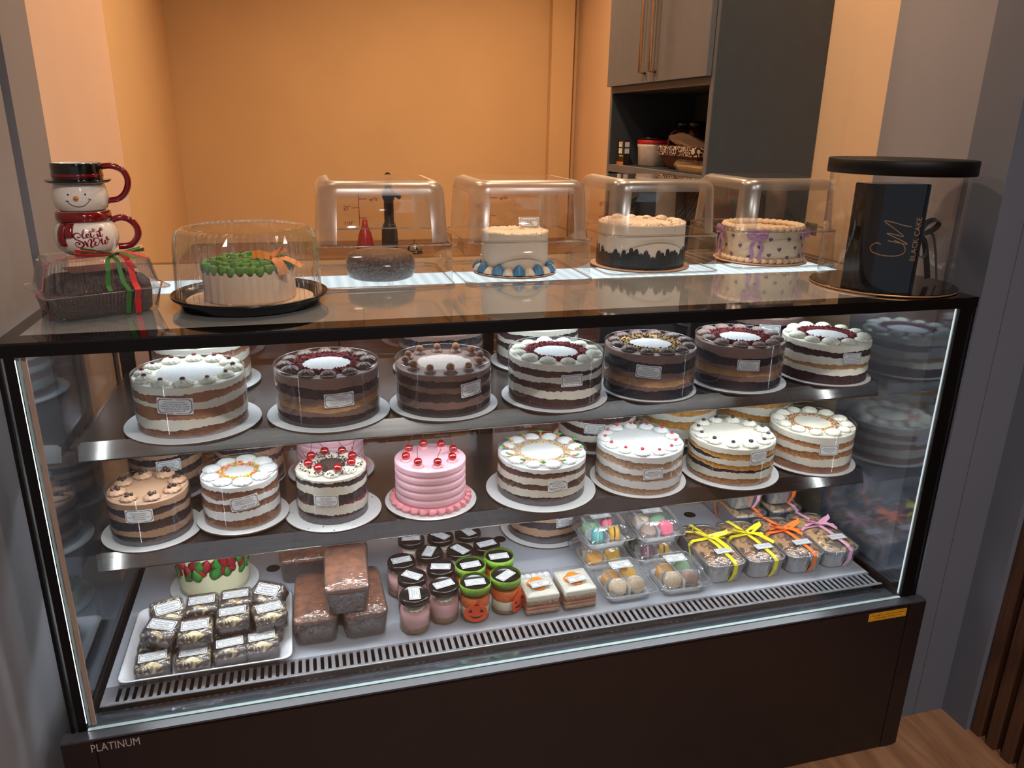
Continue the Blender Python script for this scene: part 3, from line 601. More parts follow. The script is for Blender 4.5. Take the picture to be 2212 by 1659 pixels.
o = cake('black_forest_cake', 'small black forest cake with cherries and chocolate shavings on the middle shelf', .482, .278, T, .0735, .1, [('foot', .16), ('dark', .21), ('cream', .40), ('jam', .45), ('dark', .66), ('cream', .83), ('dark', .93), ('cream', 1)], .102, 23, text='blackforest', s=-.19, zf=.56, lw=.050, lh=.026, collar=.004)
t0 = o['_t']; ring_of(o, swirl(M_CREAM, .017, .014), 8, .047, t0, 'rosette')
MB().lathe([(.03, 0), (.026, .008), (.012, .012), (.002, .013)], 24).build('shaving_mound', mat('shavings', C(60, 40, 34), .8, vary=.5, scale=300, bump=.8, bscale=400), o, (0, 0, t0))
tag(crumbs(.0, .066, t0+.007, 500, [M_DCR, M_CHIP], .0022, .005, 3).build('chocolate_shavings', [M_DCR, M_CHIP], o), kind='stuff')
tag(crumbs(.078, .1, .0048, 26, [M_DCR], .0016, .0, 8).build('crumbs', M_DCR, o), kind='stuff')
rc = random.Random(77)
for k in range(8):
    a = 2*pi*k/8+.2; c = inst('cherry', cherry_mesh(), o, (.047*cos(a), .047*sin(a), t0+.009), (rc.uniform(-.3, .3), rc.uniform(-.3, .3), a)); inst('stem', stem_mesh(k % 4), c)
# pink cherry cakes
def pink_cake(lab, x, y, z, cherries, seed):
    root = thing('pink_cherry_cake', lab, 'cake', (x, y, z), group='pink cherry cakes'); cake_board(root, .1016); h = .098; r = .0765; prof = []
    for j in range(66):
        t = j/65; zz = .0045+h*t; g = 0.0
        for gz in (.12, .30, .48, .66, .84):
            d = (t-gz)/.028; g += math.exp(-d*d)
        prof.append((r+.0012-.0028*g*(1 if t > .05 else 0), zz))
    prof += [(r-.0025, .0045+h+.002), (r-.007, .0045+h+.0014)]
    MB().lathe(prof, 96).build('icing_body', M_PINKI, root)
    n = 26
    for k in range(n):
        a = 2*pi*k/n; inst('shell_border', shell(M_PINKD), root, ((r+.006)*cos(a), (r+.006)*sin(a), .0045), (0, 0, a+pi/2+.35), 1.08)
    rr = random.Random(seed)
    for k in range(8):
        a = 2*pi*k/8+.15; inst('piped_dot', rosette(M_PINKD, .0125, .007), root, (.054*cos(a), .054*sin(a), .0045+h+.001), (0, 0, rr.uniform(0, 6)))
        if cherries: c = inst('cherry', cherry_mesh(), root, (.054*cos(a), .054*sin(a), .0045+h+.005), (rr.uniform(-.2, .2), rr.uniform(-.2, .2), a)); inst('stem', stem_mesh(4+k % 4), c)
    return root
pink_cake('pink ribbed cake topped with glossy red cherries at the front of the middle shelf', .694, .279, T, True, 3)
pink_cake('pink ribbed cake behind the black forest cake on the middle shelf', .487, .489, T, True, 4)
o = cake('carrot_cake', 'carrot cake with nut ring and tiny piped carrots on the middle shelf', .951, .28, T, .1005, .088, [('foot', .17), ('dark', .20), ('cream', .40), ('carrot', .57), ('cream', .73), ('carrot', .88), ('white', 1)], .127, 25, text='carrot', s=.37, zf=.56, lw=.047, lh=.026, oval=True, collar=.008, tilt=.04)
ring_of(o, swirl(M_WHITE, .0170, .013), 12, .081, o['_t'], 'rosette'); tag(crumbs(.048, .07, o['_t'], 900, [M_NUT], .0018, .004, 12).build('nut_ring', M_NUT, o), kind='stuff')
cm = MB().loft([[(x_, .0022*q*cos(2*pi*i/8), .0022+.0022*q*sin(2*pi*i/8)) for i in range(8)] for x_, q in ((-.0045, .3), (0, .8), (.004, 1), (.005, .6))]).mesh('carrot', M_ORANGEI)
lm = MB()
for q in (-.5, 0, .5): lm.tube([(.0045, 0, .0022), (.009, .005*q, .004), (.0125, .009*q, .003)], .0016, 5, rr=[.0008, .0019, .0004])
lm = lm.mesh('carrot_leaf', M_GREENL)
for k in range(12):
    a = 2*pi*(k+.5)/12; c = inst('piped_carrot', cm, o, (.080*cos(a), .080*sin(a), o['_t']+.006), (0, -.25, a), 1.2); inst('leaf', lm, c)
o = cake('strawberry_cream_cake', 'white strawberry cream cake with red jam dots, middle shelf front beside the carrot cake', 1.193, .278, T, .101, .094, [('pale', .16), ('white', .35), ('pale', .54), ('white', .68), ('pale', .84), ('white', 1)], .114, 26, text='strawb2', s=.34, zf=.57, lw=.047, lh=.027, amp=.0024, jag=.0016, tilt=.05, collar=.006)
ring_of(o, swirl(M_WHITE, .0155, .012), 13, .082, o['_t'], 'rosette', sub=dollop(mat('strawberry_jam', C(190, 40, 62), .25), .9))
o = cake('lemon_blueberry_cake', 'lemon blueberry cake with dark berry dots, second from the right on the middle shelf', 1.432, .270, T, .1016, .093, [('pale', .06), ('gold', .15), ('cream', .36), ('blue', .42), ('yellow', .54), ('cream', .68), ('blue', .73), ('yellow', .84), ('cream', 1)], .119, 27, text='lemon', s=.63, zf=.8, lw=.046, lh=.028, amp=.0026, tilt=.06)
ring_of(o, swirl(M_CREAM, .0160, .013), 12, .082, o['_t'], 'rosette', sub=dollop(SP['blue'], 1.1))
SPR = [mat('sprinkle_%d' % i, c, .4) for i, c in enumerate((C(200, 60, 40), C(230, 180, 40), C(50, 90, 130), C(70, 120, 60), C(230, 120, 40)))]
o = cake('sprinkle_vanilla_cake', 'vanilla cake with rainbow sprinkle ring at the right end of the middle shelf', 1.667, .285, T, .1016, .096, [('berry', .20), ('cream', .38), ('gold', .56), ('cream', .68), ('gold', .82), ('cream', 1)], .114, 28, text='vanstraw', s=.45, zf=.66, lw=.046, lh=.026)
ring_of(o, swirl(M_CREAM, .0165, .015), 12, .080, o['_t'], 'rosette'); tag(crumbs(.044, .064, o['_t'], 800, SPR, .0017, .005, 14).build('rainbow_sprinkles', SPR, o), kind='stuff')
# -- middle shelf, back row
CK = [('foot', .12), ('dark', .30), ('tan', .48), ('dark', .62), ('tan', .74), ('dark', .87), ('tan', 1)]
o = cake('chip_chocolate_cake', 'chocolate chip cake behind the left end cake of the middle shelf', .125, .475, T, .0762, .112, CK, .090, 31, text='eggchoc', s=.05, zf=.72, lw=.05, lh=.027)
ring_of(o, swirl(M_TAN, .0165, .014), 8, .056, o['_t'], 'rosette', sub=chipsub)
o = cake('chip_chocolate_cake', 'chocolate chip cake behind the confetti cake on the middle shelf', .302, .490, T, .0762, .115, CK, .0785, 32)
ring_of(o, swirl(M_CHOCR, .0145, .013), 8, .056, o['_t'], 'rosette', sub=chipsub)
o = cake('red_velvet_cake', 'white red velvet cake behind the strawberry cream cake on the middle shelf', 1.185, .532, T, .1016, .105, RV, .117, 33, text='redvelvet', s=-.05, zf=.6)
ring_of(o, swirl(M_CREAM, .0160, .013), 12, .082, o['_t'], 'rosette', sub=dollop(SP['jam']))
YL = [('gold', .12), ('cream', .36), ('yellow', .52), ('cream', .68), ('yellow', .84), ('cream', 1)]
for x, l, sd in ((1.422, 'yellow lemon cake in the back row behind the lemon blueberry cake', 34), (1.658, 'yellow lemon cake in the back row behind the rainbow sprinkle cake', 35)):
    o = cake('lemon_layer_cake', l, x, .530, T, .1016, .118, YL, .117, sd); ring_of(o, swirl(M_CREAM, .0160, .013), 12, .082, o['_t'], 'rosette')
# -- on the deck
o = cake('striped_chocolate_cake', 'striped chocolate cake on a white board behind the jars on the bottom deck', 1.048, .535, ZD+.001, .1016, .112, [('foot', .14), ('dark', .20), ('tan', .36), ('dark', .56), ('tan', .70), ('dark', .84), ('tan', 1)], .121, 41, text='eggchoc', s=.52, zf=.55, lw=.05, lh=.028)
ring_of(o, swirl(M_TAN, .0165, .014), 10, .08, o['_t'], 'rosette')
pn = thing('poinsettia_cake', 'cream cake with painted red poinsettias and green leaves behind the brownie tray', 'cake', (.2, .458, ZD+.001)); cake_board(pn, .1)
M_IVORY = mat('ivory_icing', C(228, 222, 184), .55, vary=.05, scale=14, bump=.08, bscale=60)
MB().lathe([(.0775, .0045), (.0785, .02), (.078, .105), (.074, .115), (.06, .12)], 72).build('icing_body', M_IVORY, pn)
rp = random.Random(8); M_PRED = mat('poinsettia_red', C(150, 20, 36), .5, vary=.3, scale=60); M_PGRN = mat('poinsettia_green', C(44, 124, 44), .5, vary=.35, scale=50)
for k in range(60):
    a = 2*pi*k/30; red = (k % 3 != 0) if k < 30 else (k % 2 == 0); m = M_PGRN if not red else M_PRED; kk = ('petal', m.name)
    if kk not in _cache:
        b = MB(); rg = []
        for j in range(7):
            t = j/6; w = .014*sin(pi*min(1, .12+t*.86)); rg.append([(-w, -.0006, .034*t), (0, .0022+.001*sin(pi*t), .034*t), (w, -.0006, .034*t), (0, -.0008, .034*t)])
        _cache[kk] = b.loft(rg).mesh('petal', m)
    zc = (.062 if red else .050) if k >= 30 else .078; zc += rp.uniform(-.006, .006)
    inst('petal', _cache[kk], pn, (.0788*cos(a), .0788*sin(a), zc), (rp.uniform(-.1, .1), rp.uniform(-.9, .9), a-pi/2))
ZSH = ZD
ZD = ZD+.001
# ------------------------------------------------------------------ bottom deck goods
M_WRAP = clear('cling_wrap', (0.93, 0.93, 0.94), f0=0.16, rough=0.10, bump=0.7, bscale=62, dist=1.2, haze=0.05, hcol=(.9, .9, .95), stretch=(1, 1, 0.6))
M_TRAYW = mat('white_melamine', C(236, 236, 242), .25, vary=.015, coat=.4)
# white tray
tr = thing('serving_tray', 'white rectangular melamine tray holding wrapped brownies', 'tray', (.2165, .226, ZD))
MB().loft([rrect(hx, hy, r, z, 5) for hx, hy, r, z in ((.135, .100, .012, 0), (.158, .120, .016, .022), (.163, .1245, .018, .0235), (.163, .1245, .018, .0215), (.1575, .1195, .016, .0205), (.1335, .0985, .011, .0035))][:3]+
          [rrect(hx, hy, r, z, 5) for hx, hy, r, z in ((.1605, .122, .017, .0245), (.1555, .1175, .016, .022), (.134, .099, .012, .004))]).build('tray_body', M_TRAYW, tr)
# brownies
def swirl_mat(name, c1, c2, sc, dist, pos=.5):
    if name in MATS: return MATS[name]
    m = mat(name, c1, .45, col2=c2, scale=sc, dist=dist, bump=.25, bscale=sc*2)
    cr = [n for n in m.node_tree.nodes if n.type == 'VALTORGB'][0]; cr.color_ramp.elements[0].position = pos-.06; cr.color_ramp.elements[1].position = pos+.06
    nz = [n for n in m.node_tree.nodes if n.type == 'TEX_NOISE'][0]; nz.inputs['Detail'].default_value = 1.5
    return m
M_BRSW = swirl_mat('brownie_swirl', C(58, 40, 36), C(226, 204, 150), 34, 3.2, .53)
M_BRSW2 = swirl_mat('brownie_swirl_dark', C(52, 36, 34), C(206, 178, 126), 30, 3.0, .60)
M_BROWN = mat('brownie_base', C(58, 48, 48), .6, vary=.35, scale=90, bump=.5)
def brownie_mesh(sw, key):
    if key in _cache: return _cache[key]
    hx, hy = .0315, .0275
    body = MB().loft([rrect(hx*q, hy*q, .006, z, 3) for q, z in ((.94, 0), (1, .003), (1, .021))], True, False).mesh('brownie_base', M_BROWN)
    tp = MB().loft([rrect(hx*q, hy*q, .007, z, 3) for q, z in ((1.0, .021), (1.015, .028), (.97, .0335), (.8, .0345), (.3, .035))], False, True).mesh('cheesecake_swirl', sw)
    wr = MB().loft([rrect((hx+.0022)*q, (hy+.0022)*q, .008, z, 3) for q, z in ((.9, -.0), (1, .003), (1.01, .02), (1.0, .032), (.93, .0372), (.4, .0378))], False, True).mesh('cling_wrap', M_WRAP)
    _cache[key] = (body, tp, wr); return _cache[key]
BR = [ # x, y, z, rot x, rot y, rot z, dark?, where
 (.115, .142, 0, 0, 0, .10, 0, 'at the front left corner of the white tray'), (.190, .140, 0, 0, 0, .02, 0, 'second in the front row of the white tray'),
 (.258, .152, 0, 0, 0, .10, 1, 'third in the front row of the white tray'), (.320, .158, 0, 0, 0, .08, 0, 'at the front right corner of the white tray'),
 (.112, .205, 0, .0, 0, .0, 1, 'lower layer at the left edge of the white tray'), (.190, .202, 0, 0, 0, .03, 0, 'lower layer under the second stack of the tray'),
 (.258, .206, 0, 0, 0, .0, 0, 'lower layer under the third stack of the tray'), (.328, .208, 0, 0, 0, .0, 1, 'lower layer at the right edge of the white tray'),
 (.126, .196, .037, .12, .10, -.30, 1, 'upper layer on the left, turned and dark, in the white tray'), (.193, .178, .037, .10, 0, .03, 0, 'upper layer in the middle with its label facing the glass'),
 (.263, .206, .037, 0, 0, .05, 0, 'upper layer, third column of the white tray'), (.334, .204, .037, .08, .05, .25, 0, 'upper layer on the right side of the white tray'),
 (.118, .272, 0, 0, 0, .0, 1, 'lower layer at the rear left of the white tray'), (.19, .268, 0, 0, 0, 0, 0, 'lower layer at the rear of the second column'), (.262, .270, 0, 0, 0, 0, 1, 'lower layer at the rear of the third column'), (.332, .272, 0, 0, 0, 0, 0, 'lower layer at the rear right of the tray'),
 (.126, .266, .037, .40, .05, .38, 0, 'upper rear left, propped up to show its label'), (.197, .264, .037, .05, 0, .03, 1, 'upper rear, second column with a pink tinge'),
 (.265, .268, .037, 0, 0, .03, 1, 'upper rear, third column behind the label stack'), (.336, .288, .037, .45, 0, -.5, 1, 'tipped up at the rear right corner of the tray')]
for x, y, z, rx, ry, rz, dk_, wh in BR:
    t = thing('wrapped_brownie', 'cling-wrapped marbled brownie '+wh, 'brownie', (x, y, ZD+.0045+z), group='wrapped brownies on the white tray', rot=(rx, ry, rz))
    ms = brownie_mesh(M_BRSW2 if dk_ else M_BRSW, 'br%d' % dk_)
    inst('base', ms[0], t); inst('swirl_top', ms[1], t); inst('cling_wrap', ms[2], t)
    label_part(t, flatmap(TR(0, .004, .0382)), .052, .027, 'brownie', share='brownie')
# wrapped brown loaves
M_LOAF = mat('brown_loaf_crust', C(88, 50, 36), .5, col2=C(146, 88, 52), scale=46, bump=.5, bscale=200); M_LOAFD = mat('brown_loaf_side', C(66, 46, 38), .7, vary=.3, scale=90, bump=.3)
def loaf(lab, x, y, z, rz, L=.182, W2=.090, H2=.062):
    t = thing('wrapped_loaf', lab, 'loaf cake', (x, y, z), rz, 'cling-wrapped brown loaf cakes'); hx, hy = W2/2, L/2
    MB().loft([rrect(hx*q, hy*q2, .014, zz, 4) for q, q2, zz in ((.86, .93, .001), (.9, .95, .004), (.98, .99, H2*.75), (1, 1, H2*.86))], True, False).build('loaf_sides', M_LOAFD, t)
    MB().loft([rrect(hx*q, hy*q2, .016, zz, 4) for q, q2, zz in ((1, 1, H2*.86), (1.0, 1, H2*.93), (.93, .96, H2*.985), (.7, .8, H2+.002), (.3, .4, H2+.003))], False, True).build('crust', M_LOAF, t)
    MB().loft([rrect(hx*q+.0022, hy*q2+.0022, .016, zz, 4) for q, q2, zz in ((.86, .93, .0), (.9, .95, .004), (.98, .99, H2*.75), (1.005, 1.002, H2*.93), (.94, .965, H2+.002), (.5, .6, H2+.0052))], False, True).build('cling_wrap', M_WRAP, t)
loaf('wrapped brown loaf at the lower left of the loaf stack beside the tray', .431, .252, ZD, -.03)
loaf('wrapped brown loaf at the lower right of the loaf stack beside the jars', .531, .250, ZD, .02)
loaf('wrapped brown loaf lying on top of the two front loaves', .499, .252, ZD+.066, -.03)
loaf('wrapped brown loaf lying crosswise behind the loaf stack', .455, .452, ZD, pi/2, L=.205, H2=.066)
# jars
M_JGLASS = clear('jar_glass', (.96, .97, .97), f0=.06, rough=.015)
M_LIDB = mat('jar_lid_black', C(20, 18, 18), .22, vary=.1); M_GREENR = mat('glitter_green_ribbon', C(124, 172, 50), .35, vary=.35, scale=500, bump=.6, bscale=900)
M_PCH = mat('strawberry_cheesecake', C(206, 158, 158), .5, vary=.05, scale=30); M_CRB = mat('biscuit_base', C(128, 98, 72), .8, vary=.4, scale=160, bump=.5); M_OCH = mat('orange_cheesecake', C(222, 104, 36), .4, vary=.1, scale=20)
M_WCH = mat('vanilla_cheesecake', C(216, 204, 178), .5, vary=.05)
jg = MB().lathe([(.030, 0), (.0325, .002), (.0333, .006), (.0333, .062), (.0322, .067), (.029, .0705), (.0285, .076)], 36, cap1=False).mesh('jar_glass', M_JGLASS)
lid = MB().lathe([(.0315, .0705), (.0328, .0715), (.0330, .0815), (.0318, .0842), (.0296, .0850), (.0288, .0838), (.004, .0840)], 36).mesh('jar_lid', M_LIDB)
def fill(bands):
    ms = []
    for m, z0_, z1_ in bands: ms.append((m, MB().lathe([(.0312, z0_), (.0318, z0_+.001), (.0318, z1_)], 32).mesh('filling', m)))
    return ms
FJ = fill(((M_CRB, .003, .016), (M_PCH, .016, .050))); FG = fill(((M_CRB, .003, .012), (M_WCH, .012, .034), (M_OCH, .034, .060)))
cap = swirl(M_CREAM, .021, .017, 'jarswirl')
pk = MB(); ol = []
for i in range(40):
    a = 2*pi*i/40; R_ = .0205*(1-.06*abs(cos(a*3))); ol.append((R_*1.08*cos(a), R_*.92*sin(a)))
pk.loft([[(u, v, q) for u, v in ol] for q in (0, .0012)], smooth=False); pk.loft([[(u, v, q) for u, v in ((-.004, .016), (.005, .016), (.009, .028), (.003, .030))] for q in (0, .0012)], smooth=False)
fc = MB()
for sx in (-1, 1): fc.add([(sx*.0105-.0045, .002, .0014), (sx*.0105+.0045, .002, .0014), (sx*.0105-sx*.001, .0095, .0014)], [(0, 1, 2)])
sm_ = [(-.0125, -.0045), (-.006, -.0095), (0, -.011), (.006, -.0095), (.0125, -.0045)]; sm2 = [(-.0125, -.0035), (-.006, -.0065), (0, -.0075), (.006, -.0065), (.0125, -.0035)]
fc.add([(u, v, .0014) for u, v in sm_]+[(u, v, .0014) for u, v in sm2], [(i, i+1, 6+i, 5+i) for i in range(4)])
pkm = pk.mesh('pumpkin', mat('pumpkin_felt', C(226, 84, 44), .75, vary=.08, scale=200)); fcm = fc.mesh('face', M_HOLE)
JR = [(.638, .175, 1.5, 'nearest the loaf stack at the front'), (.706, .196, .25, 'second at the front, beside the first green-rimmed jar'), (.643, .247, -.7, 'behind the front left jar'), (.628, .317, .12, 'at the left edge of the jar group'),
      (.712, .268, -.25, 'in the middle of the jar group'), (.697, .340, 1.1, 'third row, left of centre'), (.664, .412, -.15, 'in the back row at the left'), (.770, .332, -1.0, 'third row, behind the green-rimmed jars'),
      (.736, .408, -.85, 'in the back row at the centre'), (.806, .412, -1.2, 'in the back row at the right'), (.838, .343, .2, 'at the right edge, behind the green-rimmed jars')]
for x, y, rz, wh in JR:
    t = thing('cheesecake_jar', 'black-lidded pink cheesecake jar '+wh, 'jar', (x, y, ZD), group='black-lidded cheesecake jars')
    inst('glass_jar', jg, t)
    for (m, me), nm in zip(FJ, ('biscuit_base', 'pink_filling')): inst(nm, me, t)
    inst('whipped_cream', cap, t, (0, 0, .050)); l = inst('lid', lid, t)
    label_part(l, flatmap(TR(0, 0, .0852, rz=rz)), .045, .024, 'jar', share=None if False else 'jar%.2f' % rz)
GJ = [(.775, .187, -.03, 1, 'front, with an orange pumpkin cut-out'), (.848, .197, .62, 1, 'front right, pumpkin cut-out turned sideways'), (.780, .259, .08, 0, 'behind the pumpkin jar'), (.853, .280, .0, 0, 'rearmost, next to the black lids')]
for x, y, rz, pm, wh in GJ:
    t = thing('pumpkin_cheesecake_jar', 'orange halloween cheesecake jar with green rim, '+wh, 'jar', (x, y, ZD), group='green-rimmed halloween jars')
    inst('glass_jar', jg, t)
    for (m, me), nm in zip(FG, ('biscuit_base', 'vanilla_filling', 'orange_filling')): inst(nm, me, t)
    l = inst('lid', lid, t); MB().lathe([(.0338, .0695), (.0345, .0695), (.0352, .0882), (.0345, .0884)], 36, cap0=False, cap1=False).build('green_ribbon', M_GREENR, t)
    label_part(l, flatmap(TR(0, 0, .0852, rz=rz)), .045, .024, 'jarh', share='jarh%.2f' % rz)
    if pm:
        phi = atan2(CAMP.y-y, CAMP.x-x)+(.06 if pm and x < .8 else 1.0)
        M = Matrix.Translation((.0348*cos(phi), .0348*sin(phi), .0285)) @ Euler((pi/2, 0, phi+pi/2)).to_matrix().to_4x4()
        p = inst('pumpkin_cutout', pkm, t); p.matrix_local = M @ Matrix.Diagonal((1.22, 1.22, 1, 1)); p.parent = t; inst('face', fcm, p)
# dessert squares
M_BOXC = clear('clear_box', (.965, .97, .975), f0=.07, rough=.02)
M_PEACH = mat('orange_peel_slice', C(232, 132, 34), .35, vary=.12, scale=40)
for x, wh, k in ((.925, 'beside the halloween jars', 0), (1.014, 'beside the macaron boxes', 1)):
    t = thing('dessert_square', 'layered dessert square with orange slice in a clear box, '+wh, 'dessert', (x, .196, ZD), .02*k, 'boxed dessert squares'); hx, hy = .0405, .046
    for m, z0_, z1_, nm in ((SP['pale'], .002, .014, 'sponge_layer'), (mat('jelly_layer', C(206, 120, 90), .4, vary=.2), .014, .022, 'jam_layer'), (SP['pale'], .022, .038, 'sponge_layer')):
        MB().loft([rrect(hx-.0022, hy-.0022, .004, z, 2) for z in (z0_, z1_)]).build(nm, m, t)
    MB().loft([rrect((hx-.002)*q, (hy-.002)*q, .004, z, 3) for q, z in ((1, .038), (1, .046), (.98, .049), (.6, .0496))], False).build('cream_layer', M_CREAM, t)
    for j, (dx, dy) in enumerate(((-.012, .004), (.012, .006), (0, .016), (0, -.010))):
        MB().lathe([(.014, .0495), (.0145, .0505+.0003*j), (.013, .0522+.0003*j), (.004, .0528+.0003*j)], 20, dx, dy).build('orange_slice', M_PEACH, t)
    if k == 0:
        for j in range(5): inst('piped_cream', rosette(M_WHITE, .0095, .008), t, (-.030+j*.015, .034, .049))
    MB().loft([rrect(hx, hy, .003, z, 2) for z in (0, .0525)]+[rrect(hx+.001, hy+.001, .003, z, 2) for z in (.0525, .0565)]+[rrect(hx-.002, hy-.002, .003, .0575, 2)], True, True, smooth=False).build('clear_box', M_BOXC, t)
    label_part(t, flatmap(TR(.002, -.008, .0579, rz=.12)), .048, .026, 'square', share='square')
# macaron boxes
M_CLAM = clear('clamshell_plastic', (.94, .95, .955), f0=.13, rough=.06, bump=.3, bscale=45, haze=.05, hcol=(.9, .92, .95))
M_PAPER = mat('white_paper_liner', C(236, 236, 238), .6, vary=.03)
def fluted(hx, hy, r, z, amp, n=12, fl=30):
    pts = rrect(hx, hy, r, z, n); N = len(pts); out = []
    for i, p in enumerate(pts):
        q = amp*(1 if i % 2 else -1); L_ = sqrt(p[0]**2+p[1]**2); out.append((p[0]*(1+q/L_), p[1]*(1+q/L_), p[2]))
    return out
lo = MB().loft([fluted(.050, .050, .012, 0, .0006), fluted(.056, .056, .014, .024, .0009), rrect(.0665, .0665, .016, .0255, 12), rrect(.0665, .0665, .016, .0275, 12), rrect(.060, .060, .016, .028, 12)], True, False, smooth=False).mesh('clamshell_base', M_CLAM)
up = MB().loft([rrect(.066, .066, .016, .0282, 12), rrect(.060, .060, .016, .0292, 12), rrect(.057, .057, .018, .033, 12), fluted(.050, .050, .018, .053, .0010), fluted(.043, .043, .016, .0590, .0006), rrect(.036, .036, .012, .0598, 12)], False, True, smooth=False).mesh('clamshell_lid', M_CLAM)
rib = MB()
for sx in (-1, 1):
    for k in range(7):
        y = -.030+k*.0098
        rib.box(min(sx*.041, sx*.050), max(sx*.041, sx*.050), y, y+.0022, .0545, .0585)
rib = rib.mesh('lid_ribs', clear('clam_rib', (.9, .92, .94), f0=.3, rough=.12, haze=.25, hcol=(.95, .97, 1)))
M_PEDGE = clear('clam_edge', (.88, .9, .92), f0=.45, rough=.12, haze=.3, hcol=(.95, .97, 1))
ced = MB().tube([(x, y, .0279) for x, y, z in rrect(.0668, .0668, .016, 0, 5)], .0008, 6, closed=True).tube([(x, y, .0330) for x, y, z in rrect(.0575, .0575, .018, 0, 5)], .0005, 5, closed=True).mesh('rim_edge', M_PEDGE)
ced2 = MB().tube([(x, y, .0584) for x, y, z in rrect(.0445, .0445, .016, 0, 5)], .0006, 5, closed=True).mesh('lid_edge', M_PEDGE)
ph = MB()
for s_ in (-1, 1): ph.loft([[(q*.05, s_*.0006+.004*sin(q*9)*(.2), z) for q in (-1, -.5, 0, .5, 1)]+[(q*.05, s_*.0006+.0006, z) for q in (1, .5, 0, -.5, -1)] for z in (.004, .030)], smooth=False)
divm = MB().box(-.0006, .0006, -.045, .045, .003, .034).box(-.045, .045, -.0006, .0006, .003, .034).mesh('paper_divider', M_PAPER)
linm = MB().loft([fluted(.044, .044, .012, .0015, .0006), fluted(.0485, .0485, .014, .0150, .0014), fluted(.0475, .0475, .014, .0150, .0014), fluted(.043, .043, .012, .0025, .0006)], False, False).mesh('paper_liner', M_PAPER)
def macaron(lab, pos, rot, col, fillc, grp):
    t = thing('macaron', lab, 'macaron', pos, group=grp, rot=rot); m = mat('macaron_%d_%d_%d' % col, C(*col), .6, vary=.08, scale=120, bump=.1); mf = mat('macaron_fill_%d' % fillc[0], C(*fillc), .5)
    k = ('mac', col)
    if k not in _cache: _cache[k] = MB().lathe([(.0195, .0), (.0205, .0012), (.0208, .0035), (.0202, .004), (.0204, .0055), (.0188, .0092), (.0140, .0115), (.006, .0126)], 28).mesh('macaron_shell', m)
    inst('shell', _cache[k], t, (0, 0, .0018)); inst('shell', _cache[k], t, (0, 0, -.0018), (pi, 0, 0))
    MB().lathe([(.0182, -.0021), (.0188, 0), (.0182, .0021)], 24).build('filling', mf, t)
PK, TL, YE, BG, BR_, GN, PU, OR = (226, 96, 124), (72, 168, 168), (222, 166, 40), (214, 188, 160), (158, 128, 116), (136, 176, 134), (140, 84, 110), (228, 158, 66)
WHT, CHO = (236, 230, 218), (74, 52, 44)
BX = [ # x, y, z, rz, where, contents per quarter (front-left, front-right, rear-left, rear-right): colour, filling, colour word, pose
 (1.137, .200, 0, .02, 'front left', ((BG, WHT, 'cream', 'tilt'), (BG, WHT, 'beige', 'face'), (OR, CHO, 'golden brown', 'lay'), (YE, CHO, 'caramel', 'tilt'))),
 (1.277, .196, 0, -.02, 'front right', ((BG, WHT, 'pale beige', 'face'), (BR_, WHT, 'mocha brown', 'face'), (OR, CHO, 'orange', 'lay'), (GN, WHT, 'green', 'tilt'))),
 (1.132, .337, 0, .0, 'lower rear left', ((OR, CHO, 'tan', 'lay'), (YE, CHO, 'mustard', 'face'), (BR_, CHO, 'brown', 'lay'), (OR, WHT, 'gold', 'lay'))),
 (1.272, .333, 0, .02, 'lower rear right', ((PU, WHT, 'plum', 'edge'), (YE, CHO, 'yellow', 'edge'), (GN, WHT, 'sage', 'lay'), (GN, WHT, 'mint', 'lay'))),
 (1.134, .336, .061, .05, 'upper left', ((TL, WHT, 'teal', 'edge'), (YE, CHO, 'yellow', 'edge'), (GN, WHT, 'green', 'lay'), (PK, WHT, 'pink', 'edge'))),
 (1.272, .332, .061, -.02, 'upper right', ((BR_, WHT, 'brown', 'lay'), (PK, WHT, 'bright pink', 'face'), (BG, WHT, 'beige', 'tilt'), (GN, WHT, 'pale green', 'lay')))]
for x, y, z, rz, wh, con in BX:
    t = thing('macaron_box', 'clear clamshell box of assorted macarons, '+wh+' of the box group', 'clamshell box', (x, y, ZD+z), rz, 'clear macaron boxes')
    inst('rim_edge', ced, inst('clamshell_base', lo, t)); l = inst('clamshell_lid', up, t); inst('lid_ribs', rib, l); inst('lid_edge', ced2, l); inst('paper_liner', linm, t); inst('paper_divider', divm, t)
    if 'lower' not in wh: label_part(t, flatmap(TR(0, .016, .0602)), .052, .030, 'macaron', share='macaron')
    for (col, fl_, word, pose), (sx, sy), q in zip(con, ((-1, -1), (1, -1), (-1, 1), (1, 1)), ('front left', 'front right', 'rear left', 'rear right')):
        rot = {'lay': (0.35, 0, 0), 'tilt': (.75, .0, .1), 'face': (1.05, 0, .15*sx), 'edge': (pi/2, 0, pi/2-.25)}[pose]
        zz = {'lay': .020, 'tilt': .0245, 'face': .0255, 'edge': .0245}[pose]
        dx, dy = sx*.0225, sy*.0225
        macaron(word+' macaron in the '+q+' corner of the '+wh+' macaron box', (x+dx*cos(rz)-dy*sin(rz), y+dx*sin(rz)+dy*cos(rz), ZD+z+zz), rot, col, fl_, 'macarons in clear boxes')
